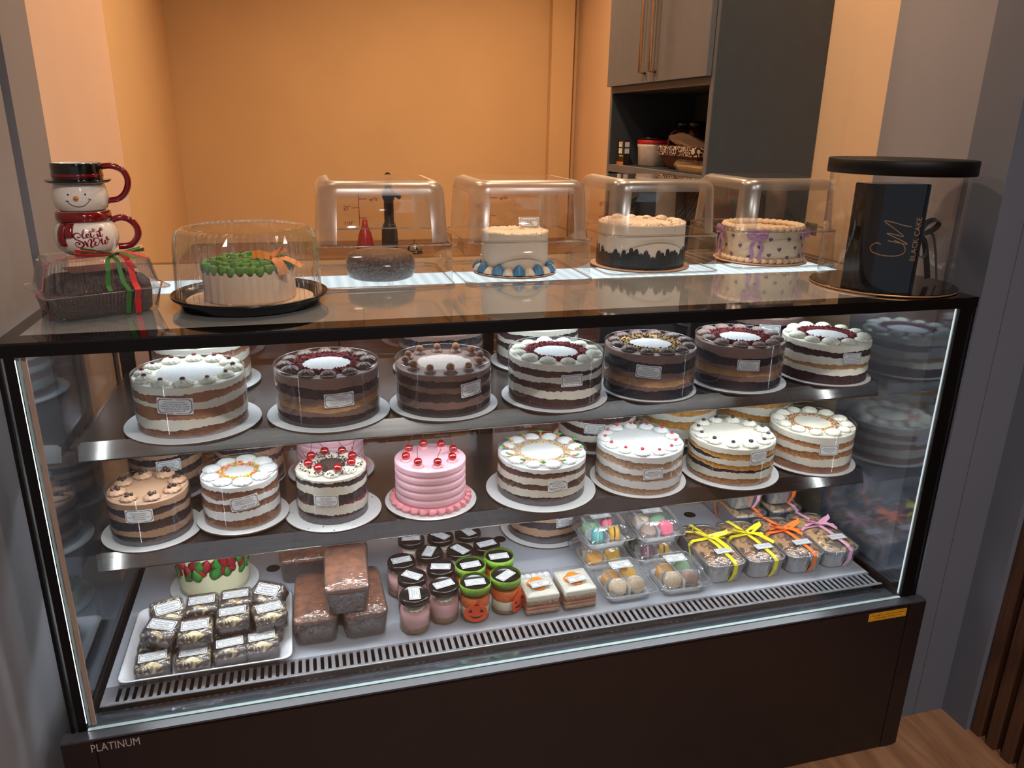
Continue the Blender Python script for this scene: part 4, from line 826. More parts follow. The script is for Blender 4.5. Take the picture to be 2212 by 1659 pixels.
# ribbons
def ribbon_mat(n, c): return mat(n, c, .35, vary=.08, scale=200, sheen=.3)
def bow(parent, m, ctr, w=.0042, L=.055, seed=1, rz=0.0, tail=.05, name='bow', drop=.0, lift=1.0):
    """tied ribbon bow: two loops, two tails and a knot, lying on top of a parcel"""
    rnd = random.Random(seed); b = MB(); ca, sa = cos(rz), sin(rz)
    def loop(ang, ln, lift):
        pts = []; wv = []
        for i in range(15):
            t = i/14; u = sin(pi*t)*ln; v = (cos(pi*t))*ln*.15; z = lift*sin(pi*t)+.004+(.0055*(1 if t > .5 else -.2))*sin(pi*t)
            x = u*cos(ang)-v*sin(ang); y = u*sin(ang)+v*cos(ang); pts.append((x, y, z)); k = max(.35, sin(pi*t)**.5); wv.append((-sin(ang)*w*.7*k, cos(ang)*w*.7*k, w*.75*k))
        b.strip(pts, wv)
    loop(rz+.15, L, .010*lift); loop(rz+pi-.25, L*.92, .012*lift)
    for ang, ln in ((rz+2.75+rnd.uniform(-.2, .2), tail), (rz-.95+rnd.uniform(-.2, .2), tail*1.1)):
        pts = []; wv = []
        for i in range(9):
            t = i/8; x, y = ln*t*cos(ang), ln*t*sin(ang); pts.append((x, y, .004+.006*sin(pi*t)-drop*t*t+.0012*sin(7*t))); k = .45+.55*min(1, t*4); wv.append((-sin(ang)*w*k, cos(ang)*w*k, .0008))
        b.strip(pts, wv)
    b.loft([[(q*.0042*cos(a), .0036*sin(a)*1.1, .0052+.003*sin(a*1.0+1)) for a in [2*pi*i/8 for i in range(8)]] for q in (-1, -.4, .4, 1)])
    return b.build(name, m, parent, ctr)
# foil loaf tins
M_FOIL = mat('aluminium_foil', C(226, 227, 228), .26, metal=.85, vary=.1, scale=70, bump=.55, bscale=150, stretch=(1, 1, .25))
M_BREAD = swirl_mat('nut_loaf_top', C(92, 62, 46), C(182, 138, 92), 46, 1.2, .5); M_BREAD2 = swirl_mat('fruit_loaf_top', C(78, 58, 48), C(204, 162, 110), 30, 1.4, .46)
def foil_meshes():
    hx, hy, H = .0505, .100, .049
    tin = MB().loft([fluted(hx*.83, hy*.9, .018, 0, .0004, 9), fluted(hx*.86, hy*.92, .020, .004, .0006, 9), fluted(hx*.965, hy*.98, .024, H-.003, .0009, 9), rrect(hx, hy, .026, H-.0012, 9), rrect(hx+.0008, hy+.0008, .026, H+.0012, 9), rrect(hx-.002, hy-.002, .025, H+.0022, 9), rrect(hx*.95, hy*.97, .024, H-.001, 9), rrect(hx*.92, hy*.96, .022, H-.012, 9)], True, False).mesh('foil_tin', M_FOIL)
    rnd = random.Random(5); rings = []
    for q, dz in ((.935, -.010), (.93, -.003), (.85, .003), (.65, .0065), (.4, .008), (.15, .0085)):
        rings.append([(p[0], p[1], H+dz+rnd.uniform(-.0018, .0018)) for p in rrect(hx*q, hy*(q+.02), .02*q, 0, 9)])
    a = MB().loft(rings, False, True).mesh('loaf_top', M_BREAD); c = MB().loft(rings, False, True).mesh('loaf_top', M_BREAD2)
    w = MB().loft([rrect(hx+.0022, hy+.0022, .026, H-.010, 9), rrect(hx+.002, hy+.002, .026, H+.003, 9), rrect(hx*.9, hy*.94, .022, H+.0085, 9), rrect(hx*.4, hy*.5, .012, H+.0125, 9)], False, True).mesh('cling_wrap', M_WRAP)
    return tin, a, c, w
FT = foil_meshes()
RY, RO, RP = ribbon_mat('yellow_ribbon', C(242, 226, 20)), ribbon_mat('orange_ribbon', C(250, 112, 20)), ribbon_mat('pink_ribbon', C(232, 168, 196))
FL = [(1.402, .262, 0, -.035, RY, 0, 'yellow ribbon, beside the macaron boxes', 1, -.25), (1.510, .258, 0, -.03, RY, 0, 'yellow ribbon, second from the macaron boxes', 1, .25), (1.617, .254, 0, -.03, RO, 0, 'orange ribbon in the front row', 1, .12), (1.722, .256, 0, -.03, RP, 1, 'pale pink ribbon at the right front end', 1, .2),
      (1.590, .470, 0, .0, RO, 1, 'orange ribbon, lower of the left rear stack', 0, 0), (1.706, .474, 0, .0, RP, 1, 'pink ribbon, lower of the right rear stack', 0, 0), (1.588, .488, .0615, .02, RP, 1, 'pink ribbon, upper of the left rear stack', 0, 0), (1.704, .490, .0615, -.02, RO, 1, 'orange ribbon, upper of the right rear stack', 0, 0)]
for k, (x, y, z, rz, rm, alt, wh, full, br_) in enumerate(FL):
    t = thing('foil_tin_loaf', 'foil tin loaf cake tied with '+wh, 'loaf cake', (x, y, ZD+z), rz, 'foil tin loaf cakes with ribbons')
    inst('foil_tin', FT[0], t); inst('loaf_top', FT[1+alt], t); inst('cling_wrap', FT[2+1], t)
    b = MB(); H = .0492; hx, hy = .0497, .099; w = .0052
    xo = .016 if full else .022
    b.strip([(xo-.008, -hy*.93, .001), (xo-.002, -hy-.0032, H*.55), (xo, -hy-.0036, H+.002), (xo-.004, -hy*.9, H+.0105), (xo*.3, -hy*.2, H+.0138), (-.006, hy*.5, H+.0122), (-.014, hy*.92, H+.0105), (-.016, hy+.0036, H+.002), (-.016, hy*.93, .001)], (w, 0, 0))
    b.strip([(-hx*.86, .012, .001), (-hx-.0036, .012, H), (-hx*.9, .012, H+.0105), (0, .012, H+.0142), (hx*.9, .012, H+.0105), (hx+.0036, .012, H), (hx*.86, .012, .001)], (0, w, 0))
    b.build('ribbon', rm, t)
    if full:
        bow(t, rm, (0, .012, H+.0128), .0056, .047 if k != 3 else .036, seed=k+3, rz=br_, tail=.062 if k < 2 else .04, drop=.004)
        label_part(t, flatmap(TR(.008, -.052, H+.0142, rz=.03, rx=.04)), .046, .022, 'loaf', share='loaf')
# ------------------------------------------------------------------ on top of the case
def strokes(b, lines, w, mp, n=7, off=.0006, taper=True):
    """hand lettering as flat inked strips; mp(u,v,off)->point"""
    for ln in lines:
        P = [Vector((p[0], p[1], 0)) for p in spline([(p[0], p[1], 0) for p in ln], n)]; L_ = []; R_ = []
        for i, p in enumerate(P):
            t = (P[min(i+1, len(P)-1)]-P[max(i-1, 0)]); t.normalize(); nn = Vector((-t.y, t.x, 0)); k = w*(.55+.75*max(0, -t.y)) if taper else w
            L_.append(p+nn*k); R_.append(p-nn*k)
        m = len(P); b.add([mp(p.x, p.y, off) for p in L_+R_], [(i, m+i, m+i+1, i+1) for i in range(m-1)])
    return b
M_CER = mat('white_ceramic', C(236, 226, 214), .12, vary=.02, coat=1.0); M_REDC = mat('red_ceramic', C(122, 6, 14), .12, vary=.08, coat=1.0); M_BLKC = mat('black_ceramic', C(12, 11, 12), .1, vary=.1, coat=1.0)
M_NOSE = mat('orange_ceramic', C(226, 122, 30), .25, coat=.6); M_DKRED = mat('red_ink', C(128, 14, 28), .3); M_BLINE = mat('black_line', C(22, 18, 20), .3)
def lathe_r(prof, z):
    for (r0, z0_), (r1, z1_) in zip(prof, prof[1:]):
        if z0_ <= z <= z1_: return r0+(r1-r0)*(z-z0_)/(z1_-z0_ + 1e-9)
    return prof[-1][0]
CLX, CLY, CLR, CLH = .106, .203, radians(27), .098
RZS = radians(13.6)
BODY = [(.030, .0), (.036, .002), (.0455, .012), (.0500, .026), (.0490, .040), (.0445, .050), (.0395, .0555)]
mg = thing('snowman_mug', 'round white snowman-body mug with red scarf, lower of the stacked pair', 'mug', (.100, .212, ZT+CLH+.0012), RZS)
MB().lathe(BODY+[(.0395, .0555), (.0385, .0725), (.0355, .0728), (.036, .05)], 48, cap1=False).build('mug_body', M_CER, mg)
MB().lathe([(.0395, .0555), (.0425, .0575), (.0430, .065), (.0415, .0718), (.0388, .0726)], 48, cap0=False, cap1=False).build('scarf', M_REDC, mg)
def bodymap(u, v, off):
    z = .0315+v; r = lathe_r(BODY, z)+off; a = -pi/2+u/.049; return (r*cos(a), r*sin(a), z)
b = MB()   # scarf end hanging on the left
for u0, u1, v0, v1 in ((-.035, -.020, .002, .0235), (-.050, -.033, -.013, .0235)):
    rg = []
    for v in [v0+(v1-v0)*k/8 for k in range(9)]: rg.append([bodymap(u, v, o_) for u, o_ in ((u0, 0), (u0*.8+u1*.2, .0035), (u0*.2+u1*.8, .0035), (u1, 0), ((u0+u1)/2, -.001))])
    b.loft(rg)
b.build('scarf_tail', M_REDC, mg)
MB().tube(spline([(.040, 0, .054), (.055, 0, .0585), (.070, 0, .0535), (.079, 0, .040), (.078, 0, .024), (.066, 0, .011), (.046, 0, .0095)], 5), .0058, 10).build('handle', M_REDC, mg)
Z_ = lambda pts: [((x-545)/17500, -(y-850)/17500) for x, y in pts]
SN = [Z_(p) for p in (
 [(300, 790), (330, 825), (375, 790), (370, 720), (300, 690), (220, 720), (200, 790), (245, 860), (340, 910), (420, 970), (430, 1040), (370, 1100), (280, 1100), (222, 1040), (228, 975), (280, 955), (330, 980), (320, 1015), (290, 1010)],
 [(470, 920), (500, 1000), (530, 1085)], [(530, 1080), (545, 960), (590, 885), (632, 885), (635, 960), (612, 1060), (640, 1118), (695, 1070)],
 [(755, 950), (716, 1030), (760, 1072), (830, 1010), (852, 900), (790, 848), (712, 870), (692, 950)],
 [(850, 960), (912, 880), (907, 960), (940, 1042), (988, 1015), (1010, 930), (1002, 1000), (1042, 1050), (1090, 1000), (1110, 900), (1080, 842), (1056, 880), (1090, 932), (1150, 908)],
 [(418, 740), (445, 650), (475, 602), (468, 665), (432, 740), (432, 800), (470, 840), (512, 805)], [(520, 795), (580, 770), (590, 732), (560, 718), (530, 760), (542, 820), (590, 826), (632, 790)],
 [(642, 640), (642, 740), (652, 812), (692, 830), (737, 750)], [(580, 682), (680, 665), (760, 650), (780, 612), (742, 590), (715, 620), (740, 640)],
 [(810, 725), (820, 780), (842, 822), (872, 785)], [(790, 690), (798, 676)], [(890, 632), (890, 740), (902, 812), (940, 816), (972, 750)], [(800, 682), (900, 655), (980, 640), (1002, 602), (962, 582), (930, 610), (960, 630)])]
o = strokes(MB(), SN, .00105, bodymap).build('lettering', M_DKRED, mg); o['label'] = 'dark red let it Snow lettering'
HEAD = [(.034, .0), (.039, .004), (.0425, .018), (.0420, .030), (.0385, .042), (.0375, .046)]
mh = thing('snowman_mug', 'white snowman-head mug with black top hat, upper of the stacked pair', 'mug', (.100, .212, ZT+CLH+.0012+.0732), RZS-.12)
MB().lathe(HEAD, 48).build('head', M_CER, mh)
MB().lathe([(.0375, .0445), (.046, .0455), (.0500, .0485), (.0495, .0500), (.044, .0495), (.0385, .0515)], 48, cap0=False, cap1=False).build('hat_brim', M_BLKC, mh)
MB().lathe([(.0385, .0500), (.0385, .0545)], 48, cap0=False, cap1=False).build('hat_band_base', M_BLKC, mh)
MB().lathe([(.0388, .0545), (.0393, .0552), (.0393, .0592), (.0388, .0600)], 48, cap0=False, cap1=False).build('hat_band', M_REDC, mh)
MB().lathe([(.0385, .0600), (.0385, .0755), (.0378, .0772), (.0362, .0770), (.036, .060), (.036, .052), (.001, .051)], 48, cap0=False, mis=[0, 0, 0, 1, 1, 1]).build('hat', [M_BLKC, M_CER], mh)
MB().tube(spline([(.038, 0, .071), (.054, 0, .0715), (.069, 0, .064), (.075, 0, .048), (.070, 0, .030), (.058, 0, .018), (.040, 0, .0145)], 5), .0052, 10).build('handle', M_REDC, mh)
def headmap(u, v, off):
    z = .020+v; r = lathe_r(HEAD, z)+off; a = -pi/2+u/.0425; return (r*cos(a), r*sin(a), z)
b = MB()
strokes(b, [[(-.0160, -.0015), (-.012, -.0070), (-.005, -.0105), (.003, -.0110), (.010, -.0085), (.0155, -.0030), (.0175, .0005)], [(-.0185, -.0015), (-.0135, -.0022)], [(.0150, .0018), (.0200, -.0008)]], .00045, headmap, taper=False)
for u in (-.0145, .0110): b.lathe([(.0013, 0), (.0011, .0004), (.0004, .0006)], 10); M = None
n0 = 0
b.v = b.v[:len(b.v)-60]; b.f = [f for f in b.f if max(f) < len(b.v)]; b.m = b.m[:len(b.f)]; b.sm = b.sm[:len(b.f)]
for u in (-.0135, .0120):
    c = [headmap(u+.0013*cos(2*pi*i/12), .0085+.0016*sin(2*pi*i/12), .0006) for i in range(12)]; b.add(c, [tuple(range(12))])
o = b.build('face_lines', M_BLINE, mh); o['label'] = 'black painted eyes and smile'
p = headmap(-.002, .0030, 0); MB().loft([[(q*.0042*cos(a), -h_, q*.0036*sin(a)) for a in [2*pi*i/10 for i in range(10)]] for q, h_ in ((1, -.002), (1, .001), (.8, .004), (.35, .0065), (.05, .0072))]).build('nose', M_NOSE, mh, p)
# clamshell with dark loaf
M_CL2 = clear('loaf_clamshell', (.95, .95, .95), f0=.15, rough=.05, bump=.12, bscale=70, haze=.04, hcol=(.9, .88, .86))
cl = thing('loaf_clamshell', 'ribbed clear plastic clamshell tied with red and green ribbon under the snowman mugs', 'clamshell box', (CLX, CLY, ZT+.0006), CLR)
def flut(hx, hy, r, z, amp):
    out = []
    for i, p in enumerate(rrect(hx, hy, r, z, 5)): out.append(p)
    P = out+[out[0]]; res = []
    for a, c in zip(P, P[1:]):
        d = sqrt((c[0]-a[0])**2+(c[1]-a[1])**2); k = max(1, int(d/.0022)); k -= k % 2; k = max(2, k) if d > .01 else 1
        for j in range(k):
            t = j/k; x, y = a[0]+(c[0]-a[0])*t, a[1]+(c[1]-a[1])*t; L_ = sqrt(x*x+y*y); q = amp*(1 if j % 2 else -1) if k > 1 else 0; res.append((x*(1+q/L_), y*(1+q/L_), z))
    return res
def resamp(ring, N):
    P = ring+[ring[0]]; Ls = [0]
    for a, c in zip(P, P[1:]): Ls.append(Ls[-1]+sqrt((c[0]-a[0])**2+(c[1]-a[1])**2))
    out = []; j = 0
    for k in range(N):
        s_ = Ls[-1]*k/N
        while Ls[j+1] < s_: j += 1
        t = (s_-Ls[j])/(Ls[j+1]-Ls[j]+1e-12); out.append(tuple(P[j][q]+(P[j+1][q]-P[j][q])*t for q in range(3)))
    return out
def fring(hx, hy, r, z, amp, N=200):
    R_ = resamp(rrect(hx, hy, r, z, 6), N); return [(x*(1+amp*(1 if i % 2 else -1)/sqrt(x*x+y*y)), y*(1+amp*(1 if i % 2 else -1)/sqrt(x*x+y*y)), zz) for i, (x, y, zz) in enumerate(R_)]
MB().loft([fring(.078, .058, .016, 0, .0), fring(.082, .062, .018, .004, .0008), fring(.088, .070, .020, .040, .0013), fring(.0985, .083, .012, .0425, 0), fring(.0985, .083, .012, .0445, 0)], True, False, smooth=False).build('box_base', M_CL2, cl)
MB().tube([(x, y, .0448) for x, y, z in rrect(.0985, .083, .012, 0, 4)], .0007, 6, closed=True).build('flange_edge', clear('plastic_edge', (.9, .88, .86), f0=.35, rough=.15, haze=.2), cl)
MB().tube([(x, y, .0962) for x, y, z in rrect(.073, .055, .016, 0, 4)], .0006, 6, closed=True).build('lid_edge', MATS['plastic_edge'], cl)
MB().loft([fring(.0985, .083, .012, .0450, 0), fring(.089, .071, .018, .0465, 0), fring(.086, .068, .018, .050, .0013), fring(.078, .060, .018, .090, .0013), fring(.072, .054, .016, .0965, .0004), fring(.055, .038, .012, .098, 0)], False, True, smooth=False).build('box_lid', M_CL2, cl)
M_RR, M_RG = ribbon_mat('red_ribbon', C(204, 22, 28)), ribbon_mat('green_ribbon', C(40, 112, 30))
b = MB(); w = .0035
b.strip([(-.082, -.030, .001), (-.098, -.030, .040), (-.1005, -.030, .045), (-.089, -.030, .052), (-.080, -.030, .091), (-.060, -.032, .0992), (.01, -.038, .0992)], (0, w, 0))
b.strip([(.035, -.030, .0992), (.036, -.056, .098), (.038, -.066, .090), (.040, -.075, .056), (.041, -.088, .046), (.042, -.076, .030), (.042, -.068, .002)], (w*1.4, 0, .0))
b.strip([(.03, -.03, .0996), (.06, -.028, .0994), (.08, -.026, .091), (.089, -.025, .05), (.1005, -.025, .044), (.085, -.025, .002)], (0, w, 0))
b.build('red_ribbon', M_RR, cl)
b = MB(); b.strip([(.018, -.052, .1005), (.020, -.066, .094), (.022, -.076, .060), (.026, -.090, .046), (.027, -.079, .030), (.026, -.068, .004)], (w, 0, 0))
b.strip([(.016, -.050, .1005), (.006, -.064, .096), (.002, -.073, .080), (-.002, -.077, .056), (-.002, -.086, .048)], (w, 0, 0)); b.build('green_ribbon', M_RG, cl)
bow(cl, M_RR, (.016, -.052, .0986), .0036, .058, seed=6, rz=.1, tail=.055, drop=.004, lift=.35); bow(cl, M_RG, (.016, -.054, .0998), .0026, .050, seed=9, rz=-.18, tail=.05, drop=.004, lift=.35)
dl = thing('dark_fruit_loaf', 'dark fruit loaf cake inside the ribbed clamshell', 'loaf cake', (CLX, CLY, ZT+.0022), CLR)
rnd = random.Random(4)
rings = [[(p[0]+rnd.uniform(-.001, .001), p[1]+rnd.uniform(-.001, .001), z+rnd.uniform(-.0015, .0015)*(1 if z > .01 else 0)) for p in rrect(.076*q, .056*q, .016, 0, 8)] for q, z in ((.93, 0), (.97, .004), (1.0, .035), (.98, .052), (.85, .061), (.5, .066), (.2, .068))]
MB().loft(rings).build('loaf_body', mat('dark_fruit_cake', C(52, 26, 24), .6, vary=.4, scale=110, bump=.6), dl)
tk = thing('gift_tag', 'dark red card lying inside the clamshell lid', 'card', (CLX+.008, CLY+.004, ZT+.0745), CLR)
MB().loft([rrect(.052, .034, .003, z, 2) for z in (0, .0008)], smooth=False).build('card', mat('red_card', C(120, 20, 34), .5), tk)
# domed green cake
DX, DY = .357, .220
M_DOME = clear('dome_plastic', (.955, .955, .955), f0=.15, rough=.03, haze=.03, hcol=(.9, .88, .85))
M_BLKP = mat('black_plastic', C(12, 11, 11), .2, vary=.1)
td = thing('domed_cake_tray', 'round black tray with ribbed clear dome', 'cake dome', (DX, DY, ZT+.0008))
MB().lathe([(.116, 0), (.122, .002), (.128, .012), (.137, .017), (.1385, .021), (.136, .0225), (.130, .0165), (.124, .0105), (.112, .0085)], 72).build('tray', M_BLKP, td)
nd = 128
def rip(r, z, a): return [((r+a*(1 if i % 2 else -1))*cos(2*pi*i/nd), (r+a*(1 if i % 2 else -1))*sin(2*pi*i/nd), z) for i in range(nd)]
MB().loft([rip(.1275, .0165, 0), rip(.1268, .022, .0018), rip(.1240, .100, .0019), rip(.1215, .121, .0019), rip(.1150, .134, .0014), rip(.1050, .1395, .0006), rip(.0930, .1400, 0), rip(.0900, .1375, 0), rip(.06, .1365, 0)], False, True, smooth=False).build('dome', M_DOME, td)
gc = thing('green_frosted_cake', 'cream cake with ruffled green frosting and a gold bow under the ribbed dome', 'cake', (DX, DY, ZT+.0098))
M_PEACHI = mat('blush_icing', C(226, 196, 168), .55, vary=.03, scale=20, bump=.05); M_GFR = mat('green_frosting', C(86, 142, 42), .5, vary=.25, scale=60)
MB().lathe([(.112, 0.0), (.112, .001)], 60).build('cake_board', M_PEACHI, gc)
MB().lathe([(.080, .0012), (.081, .006), (.0808, .058), (.078, .062), (.06, .062)], 72).build('icing_body', M_PEACHI, gc)
rf = []
k_ = ('ruffle',)
b = MB(); rg = []
for j in range(9):
    t = j/8; a = -1.2+2.4*t; rg.append([(.0105*sin(a)*q, -.0105*cos(a)*q+.004, z) for q, z in ((1.0, -.004), (1.18, .004), (1.12, .0105), (.7, .012), (.55, .004))])
b.loft(rg); rfm = b.mesh('frosting_ruffle', M_GFR)
for R_, n_, z_, sc_ in ((.074, 30, .057, 1.05), (.058, 24, .063, 1.0), (.042, 17, .066, .95), (.025, 10, .067, .9), (.008, 4, .067, .85)):
    for k in range(n_):
        a = 2*pi*(k+.5*(n_ % 2))/n_; inst('frosting_ruffle', rfm, gc, (R_*cos(a), R_*sin(a), z_+.0016*sin(k*2.3)), (0, .12*sin(k), a+pi/2+.35), sc_)
tag(crumbs(.01, .07, .076, 40, [M_CHERRY, mat('gold_ball', C(220, 180, 90), .2, metal=.8)], .0016, .004, 5).build('red_sprinkles', [M_CHERRY, MATS['gold_ball']], gc), kind='stuff')
M_GOLD = mat('gold_satin', C(222, 128, 0), .45, vary=.15, scale=80)
phg = atan2(CAMP.y-DY, CAMP.x-DX); bx, by = .056*cos(phg+.85), .056*sin(phg+.85)
b = MB()
b.strip(spline([(0, 0, .004), (-.018, .002, .010), (-.034, .004, .010)], 4), [(0, .004, .004)]+[(0, .006, .006)]*8)
b.strip(spline([(0, 0, .004), (.006, .014, .014), (.012, .024, .014), (.016, .010, .010), (0, 0, .005)], 4), (.009, .0, .004))
b.strip(spline([(0, 0, .004), (.006, -.018, .004), (.014, -.032, -.006), (.018, -.038, -.020)], 4), [(.004, .001, 0)]*4+[(.0085, .002, .001)]*9)
b.strip(spline([(0, 0, .004), (.020, -.006, .004), (.036, -.012, -.002), (.050, -.018, -.010)], 4), [(.001, .004, 0)]*4+[(.003, .0075, .002)]*9)
b.loft([[(q*.005*cos(a), q*.004*sin(a), z) for a in [2*pi*i/8 for i in range(8)]] for q, z in ((.6, .001), (1, .004), (.7, .0085))])
b.build('gold_bow', M_GOLD, gc, (bx, by, .074), (0, 0, phg+pi/2-.05))
# inverted square tubs
M_TUB = clear('tub_clear', (.91, .895, .88), f0=.06, rough=.02); M_TUBF = clear('tub_frosted', (.78, .74, .70), f0=.13, rough=.30, haze=.24, hcol=(.56, .48, .41))
M_TUBE = clear('tub_rim', (.80, .78, .75), f0=.22, rough=.08)
M_TUBL = clear('tub_edge_line', (.55, .50, .45), f0=.35, rough=.12, haze=.25, hcol=(.7, .6, .5))
M_REDPR = mat('red_print', C(150, 24, 44), .5)
def tub(lab, x, y, rz=0.0):
    t = thing('square_food_tub', lab, 'food container', (x, y, ZT+.0008), rz, 'upside-down clear food tubs'); n = 6
    rim = [rrect(.1385, .1385, .028, 0, n), rrect(.1405, .1405, .028, .0015, n), rrect(.1385, .1385, .028, .0055, n)]
    MB().loft(rim, False, False).build('rim', M_TUBL, t)
    # walls: flat panels clear, rounded corners and shoulder frosted
    R = [rrect(.1370, .1370, .030, .0055, n), rrect(.1345, .1345, .030, .086, n), rrect(.1285, .1285, .036, .0905, n), rrect(.1235, .1235, .036, .184, n), rrect(.1215, .1215, .036, .1960, n), rrect(.1165, .1165, .034, .2050, n), rrect(.1060, .1060, .026, .2100, n), rrect(.098, .098, .02, .2108, n)]
    b = MB(); b.loft(R, False, True); N = len(R[0])
    for fi, f in enumerate(b.f):
        if len(f) != 4: b.m[fi] = 0; continue
        k = fi//N; i = fi % N; corner = (i % (n+1)) != n
        b.m[fi] = 1 if (corner and k >= 2) or k >= 3 else (2 if k == 1 else 0)
    b.build('tub_body', [M_TUB, M_TUBF, M_TUBE], t)
    MB().tube(rrect(.1348, .1348, .030, .0865, n), .0013, 6, closed=True).build('shoulder_line', M_TUBL, t)
    for s_ in (-1, 1):
        MB().loft([[(s_*.137, yy, z) for yy, z in ((-.03, .066), (.03, .066), (.03, .0685), (-.03, .0685))], [(s_*.147, yy, z) for yy, z in ((-.026, .060), (.026, .060), (.026, .0625), (-.026, .0625))], [(s_*.149, yy, z) for yy, z in ((-.024, .0875), (.024, .0875), (.024, .0905), (-.024, .0905))]], smooth=False).build('handle', M_TUBL, t)
    b = MB(); yb = .1225     # red scale printed on the far wall, upside down because the tub is inverted
    def q(x0, x1, z0, z1): b.add([(x0, yb, z0), (x1, yb, z0), (x1, yb, z1), (x0, yb, z1)], [(0, 1, 2, 3)])
    q(-.0305, -.0290, .095, .188); q(-.029, -.012, .1545, .156); q(-.046, -.0305, .135, .1365); q(-.029, -.014, .112, .1135)
    for key, cx, cz, w_, h_ in (('4qt', .004, .1545, .026, .011), ('5L', -.056, .135, .015, .010), ('10L', -.052, .101, .02, .009)):
        V, F = text2d(key, w_, h_, fy=-1); b.add([(cx+u, yb, cz+v) for u, v in V], F)
    b.build('red_scale', M_REDPR, t)
    b = MB(); yb = -.1272   # moulded scale on the near wall
    q(.0195, .0207, .095, .165); q(.006, .0195, .1275, .1286)
    V, F = text2d('4qt', .024, .010, fx=-1, fy=-1); b.add([(-.010+u, yb, .128+v) for u, v in V], F)
    V, F = text2d('12qt', .026, .010, fx=-1, fy=-1); b.add([(-.002+u, -.1385, .014+v) for u, v in V], F)
    b.build('moulded_scale', M_TUBE, t); t.scale = (1.03, 1.03, 1.0); return t
TUBS = [(.616, .436), (.926, .446), (1.259, .490), (1.600, .515)]
tub('upside-down clear square tub over the wrapped dark cake, next to the ribbed dome', *TUBS[0]); tub('upside-down clear square tub over the cake with blue piped border', *TUBS[1])
tub('upside-down clear square tub over the cake with black brush strokes', *TUBS[2]); tub('upside-down clear square tub over the purple heart cake', *TUBS[3])
M_GEDGE = mat('board_gold_edge', C(120, 84, 50), .5)
# wrapped dark cake
o = thing('wrapped_dark_cake', 'small dark cake tightly wrapped in clear film under the first tub', 'cake', (.617, .430, ZT+.0015))
P_ = [(.062, 0), (.069, .004), (.0725, .016), (.0725, .036), (.068, .049), (.056, .0545), (.03, .055)]
MB().lathe(P_, 56).build('cake_body', mat('dark_cake', C(70, 42, 34), .6, vary=.35, scale=60, bump=.5), o)
MB().lathe([(r+.0018, z+(.0012 if z > .03 else 0)) for r, z in P_], 56, cap0=False).build('film_wrap', clear('brown_film', (.9, .88, .86), f0=.16, rough=.12, bump=1.0, bscale=110, dist=2.5), o)
# white cake with blue and cream border
def tall_cake(name, lab, x, y, r, h, m, br, bm, grp=None):
    o = thing(name, lab, 'cake', (x, y, ZT+.0015)); cake_board(o, br, m=bm, th=.004, edge=M_GEDGE); rnd = random.Random(int(x*100)); n = 72
    rows = [[(rr*cos(2*pi*i/n), rr*sin(2*pi*i/n), z) for i in range(n)] for rr, z in ((r, .004), (r+.0008, .03), (r, h-.006))]
    rows.append([((r+.0005)*cos(2*pi*i/n), (r+.0005)*sin(2*pi*i/n), h+rnd.uniform(-.001, .0025)) for i in range(n)])
    for q in (.93, .8, .6, .35): rows.append([(r*q*cos(2*pi*i/n), r*q*sin(2*pi*i/n), h-.001+rnd.uniform(-.0012, .0016)) for i in range(n)])
    MB().loft(rows).build('icing_body', m, o); return o
M_IC1 = mat('warm_white_icing', C(234, 216, 196), .5, vary=.03, scale=20, bump=.1, bscale=60); M_BLUEI = mat('blue_icing', C(70, 128, 172), .5, vary=.12)
o = tall_cake('blue_border_cake', 'white buttercream cake with blue and cream piped border under a tub', .923, .442, .0755, .094, M_IC1, .0955, mat('pink_board', C(226, 190, 170), .5))
for k in range(22):
    a = 2*pi*k/22; rr = .083
    if k % 2: inst('cream_shell', rosette(M_IC1, .0125, .017, 6, .6, 'shl'), o, (rr*cos(a), rr*sin(a), .004), (0, -.2, a))
    else: inst('blue_star', rosette(M_BLUEI, .0140, .024, 5, .3, 'star'), o, (rr*cos(a), rr*sin(a), .004), (0, -.25, a))
M_GOLDB = mat('gold_bead', C(206, 160, 70), .25, metal=.8)
tag(crumbs(.072, .0755, .094, 120, [M_GOLDB], .0014, .0015, 6).build('gold_beads', M_GOLDB, o), kind='stuff')
crd = thing('name_card', 'small white name card propped on the cake with blue border', 'card', (.968, .478, ZT+.097), rot=(radians(58), 0, -.08))
MB().loft([rrect(.024, .013, .001, z, 1, 0, .013) for z in (-.0004, 0)], smooth=False).build('card', M_LABEL, crd)
label_part(crd, flatmap(TR(0, .013, .0001)), .047, .025, 'buttercream')
# black brush-stroke cake
o = tall_cake('brush_stroke_cake', 'tall white cake with black-green brush strokes round its base under a tub', 1.252, .480, .104, .106, M_IC1, .120, mat('pink_board', C(226, 190, 170), .5))
M_BLKG = mat('black_green_icing', C(34, 40, 38), .45, vary=.5, scale=120, bump=.4, stretch=(1, 1, .2))
rnd = random.Random(12)
sb = MB().loft([rrect(.0066*q, .0020, .0016, z, 2) for q, z in ((.9, 0), (1, .012), (.95, .030), (.7, .038), (.3, .041))]).mesh('brush_stroke', M_BLKG)
for k in range(66):
    a = 2*pi*k/66; inst('brush_stroke', sb, o, (.1048*cos(a), .1048*sin(a), .0045), (rnd.uniform(-.02, .02), rnd.uniform(-.12, .12), a+pi/2), (1, 1, rnd.uniform(.75, 1.22)))
tag(crumbs(.06, .1, .106, 60, [M_GOLDB], .0022, .003, 16).build('gold_beads', M_GOLDB, o), kind='stuff')
for k in range(14):
    a = 2*pi*k/14+.1; inst('icing_peak', rosette(M_IC1, .014, .009, 5, .4, 'pk'), o, (.086*cos(a), .086*sin(a), .104), (.2*sin(k), .2*cos(k), k), 1+.2*sin(k*2))
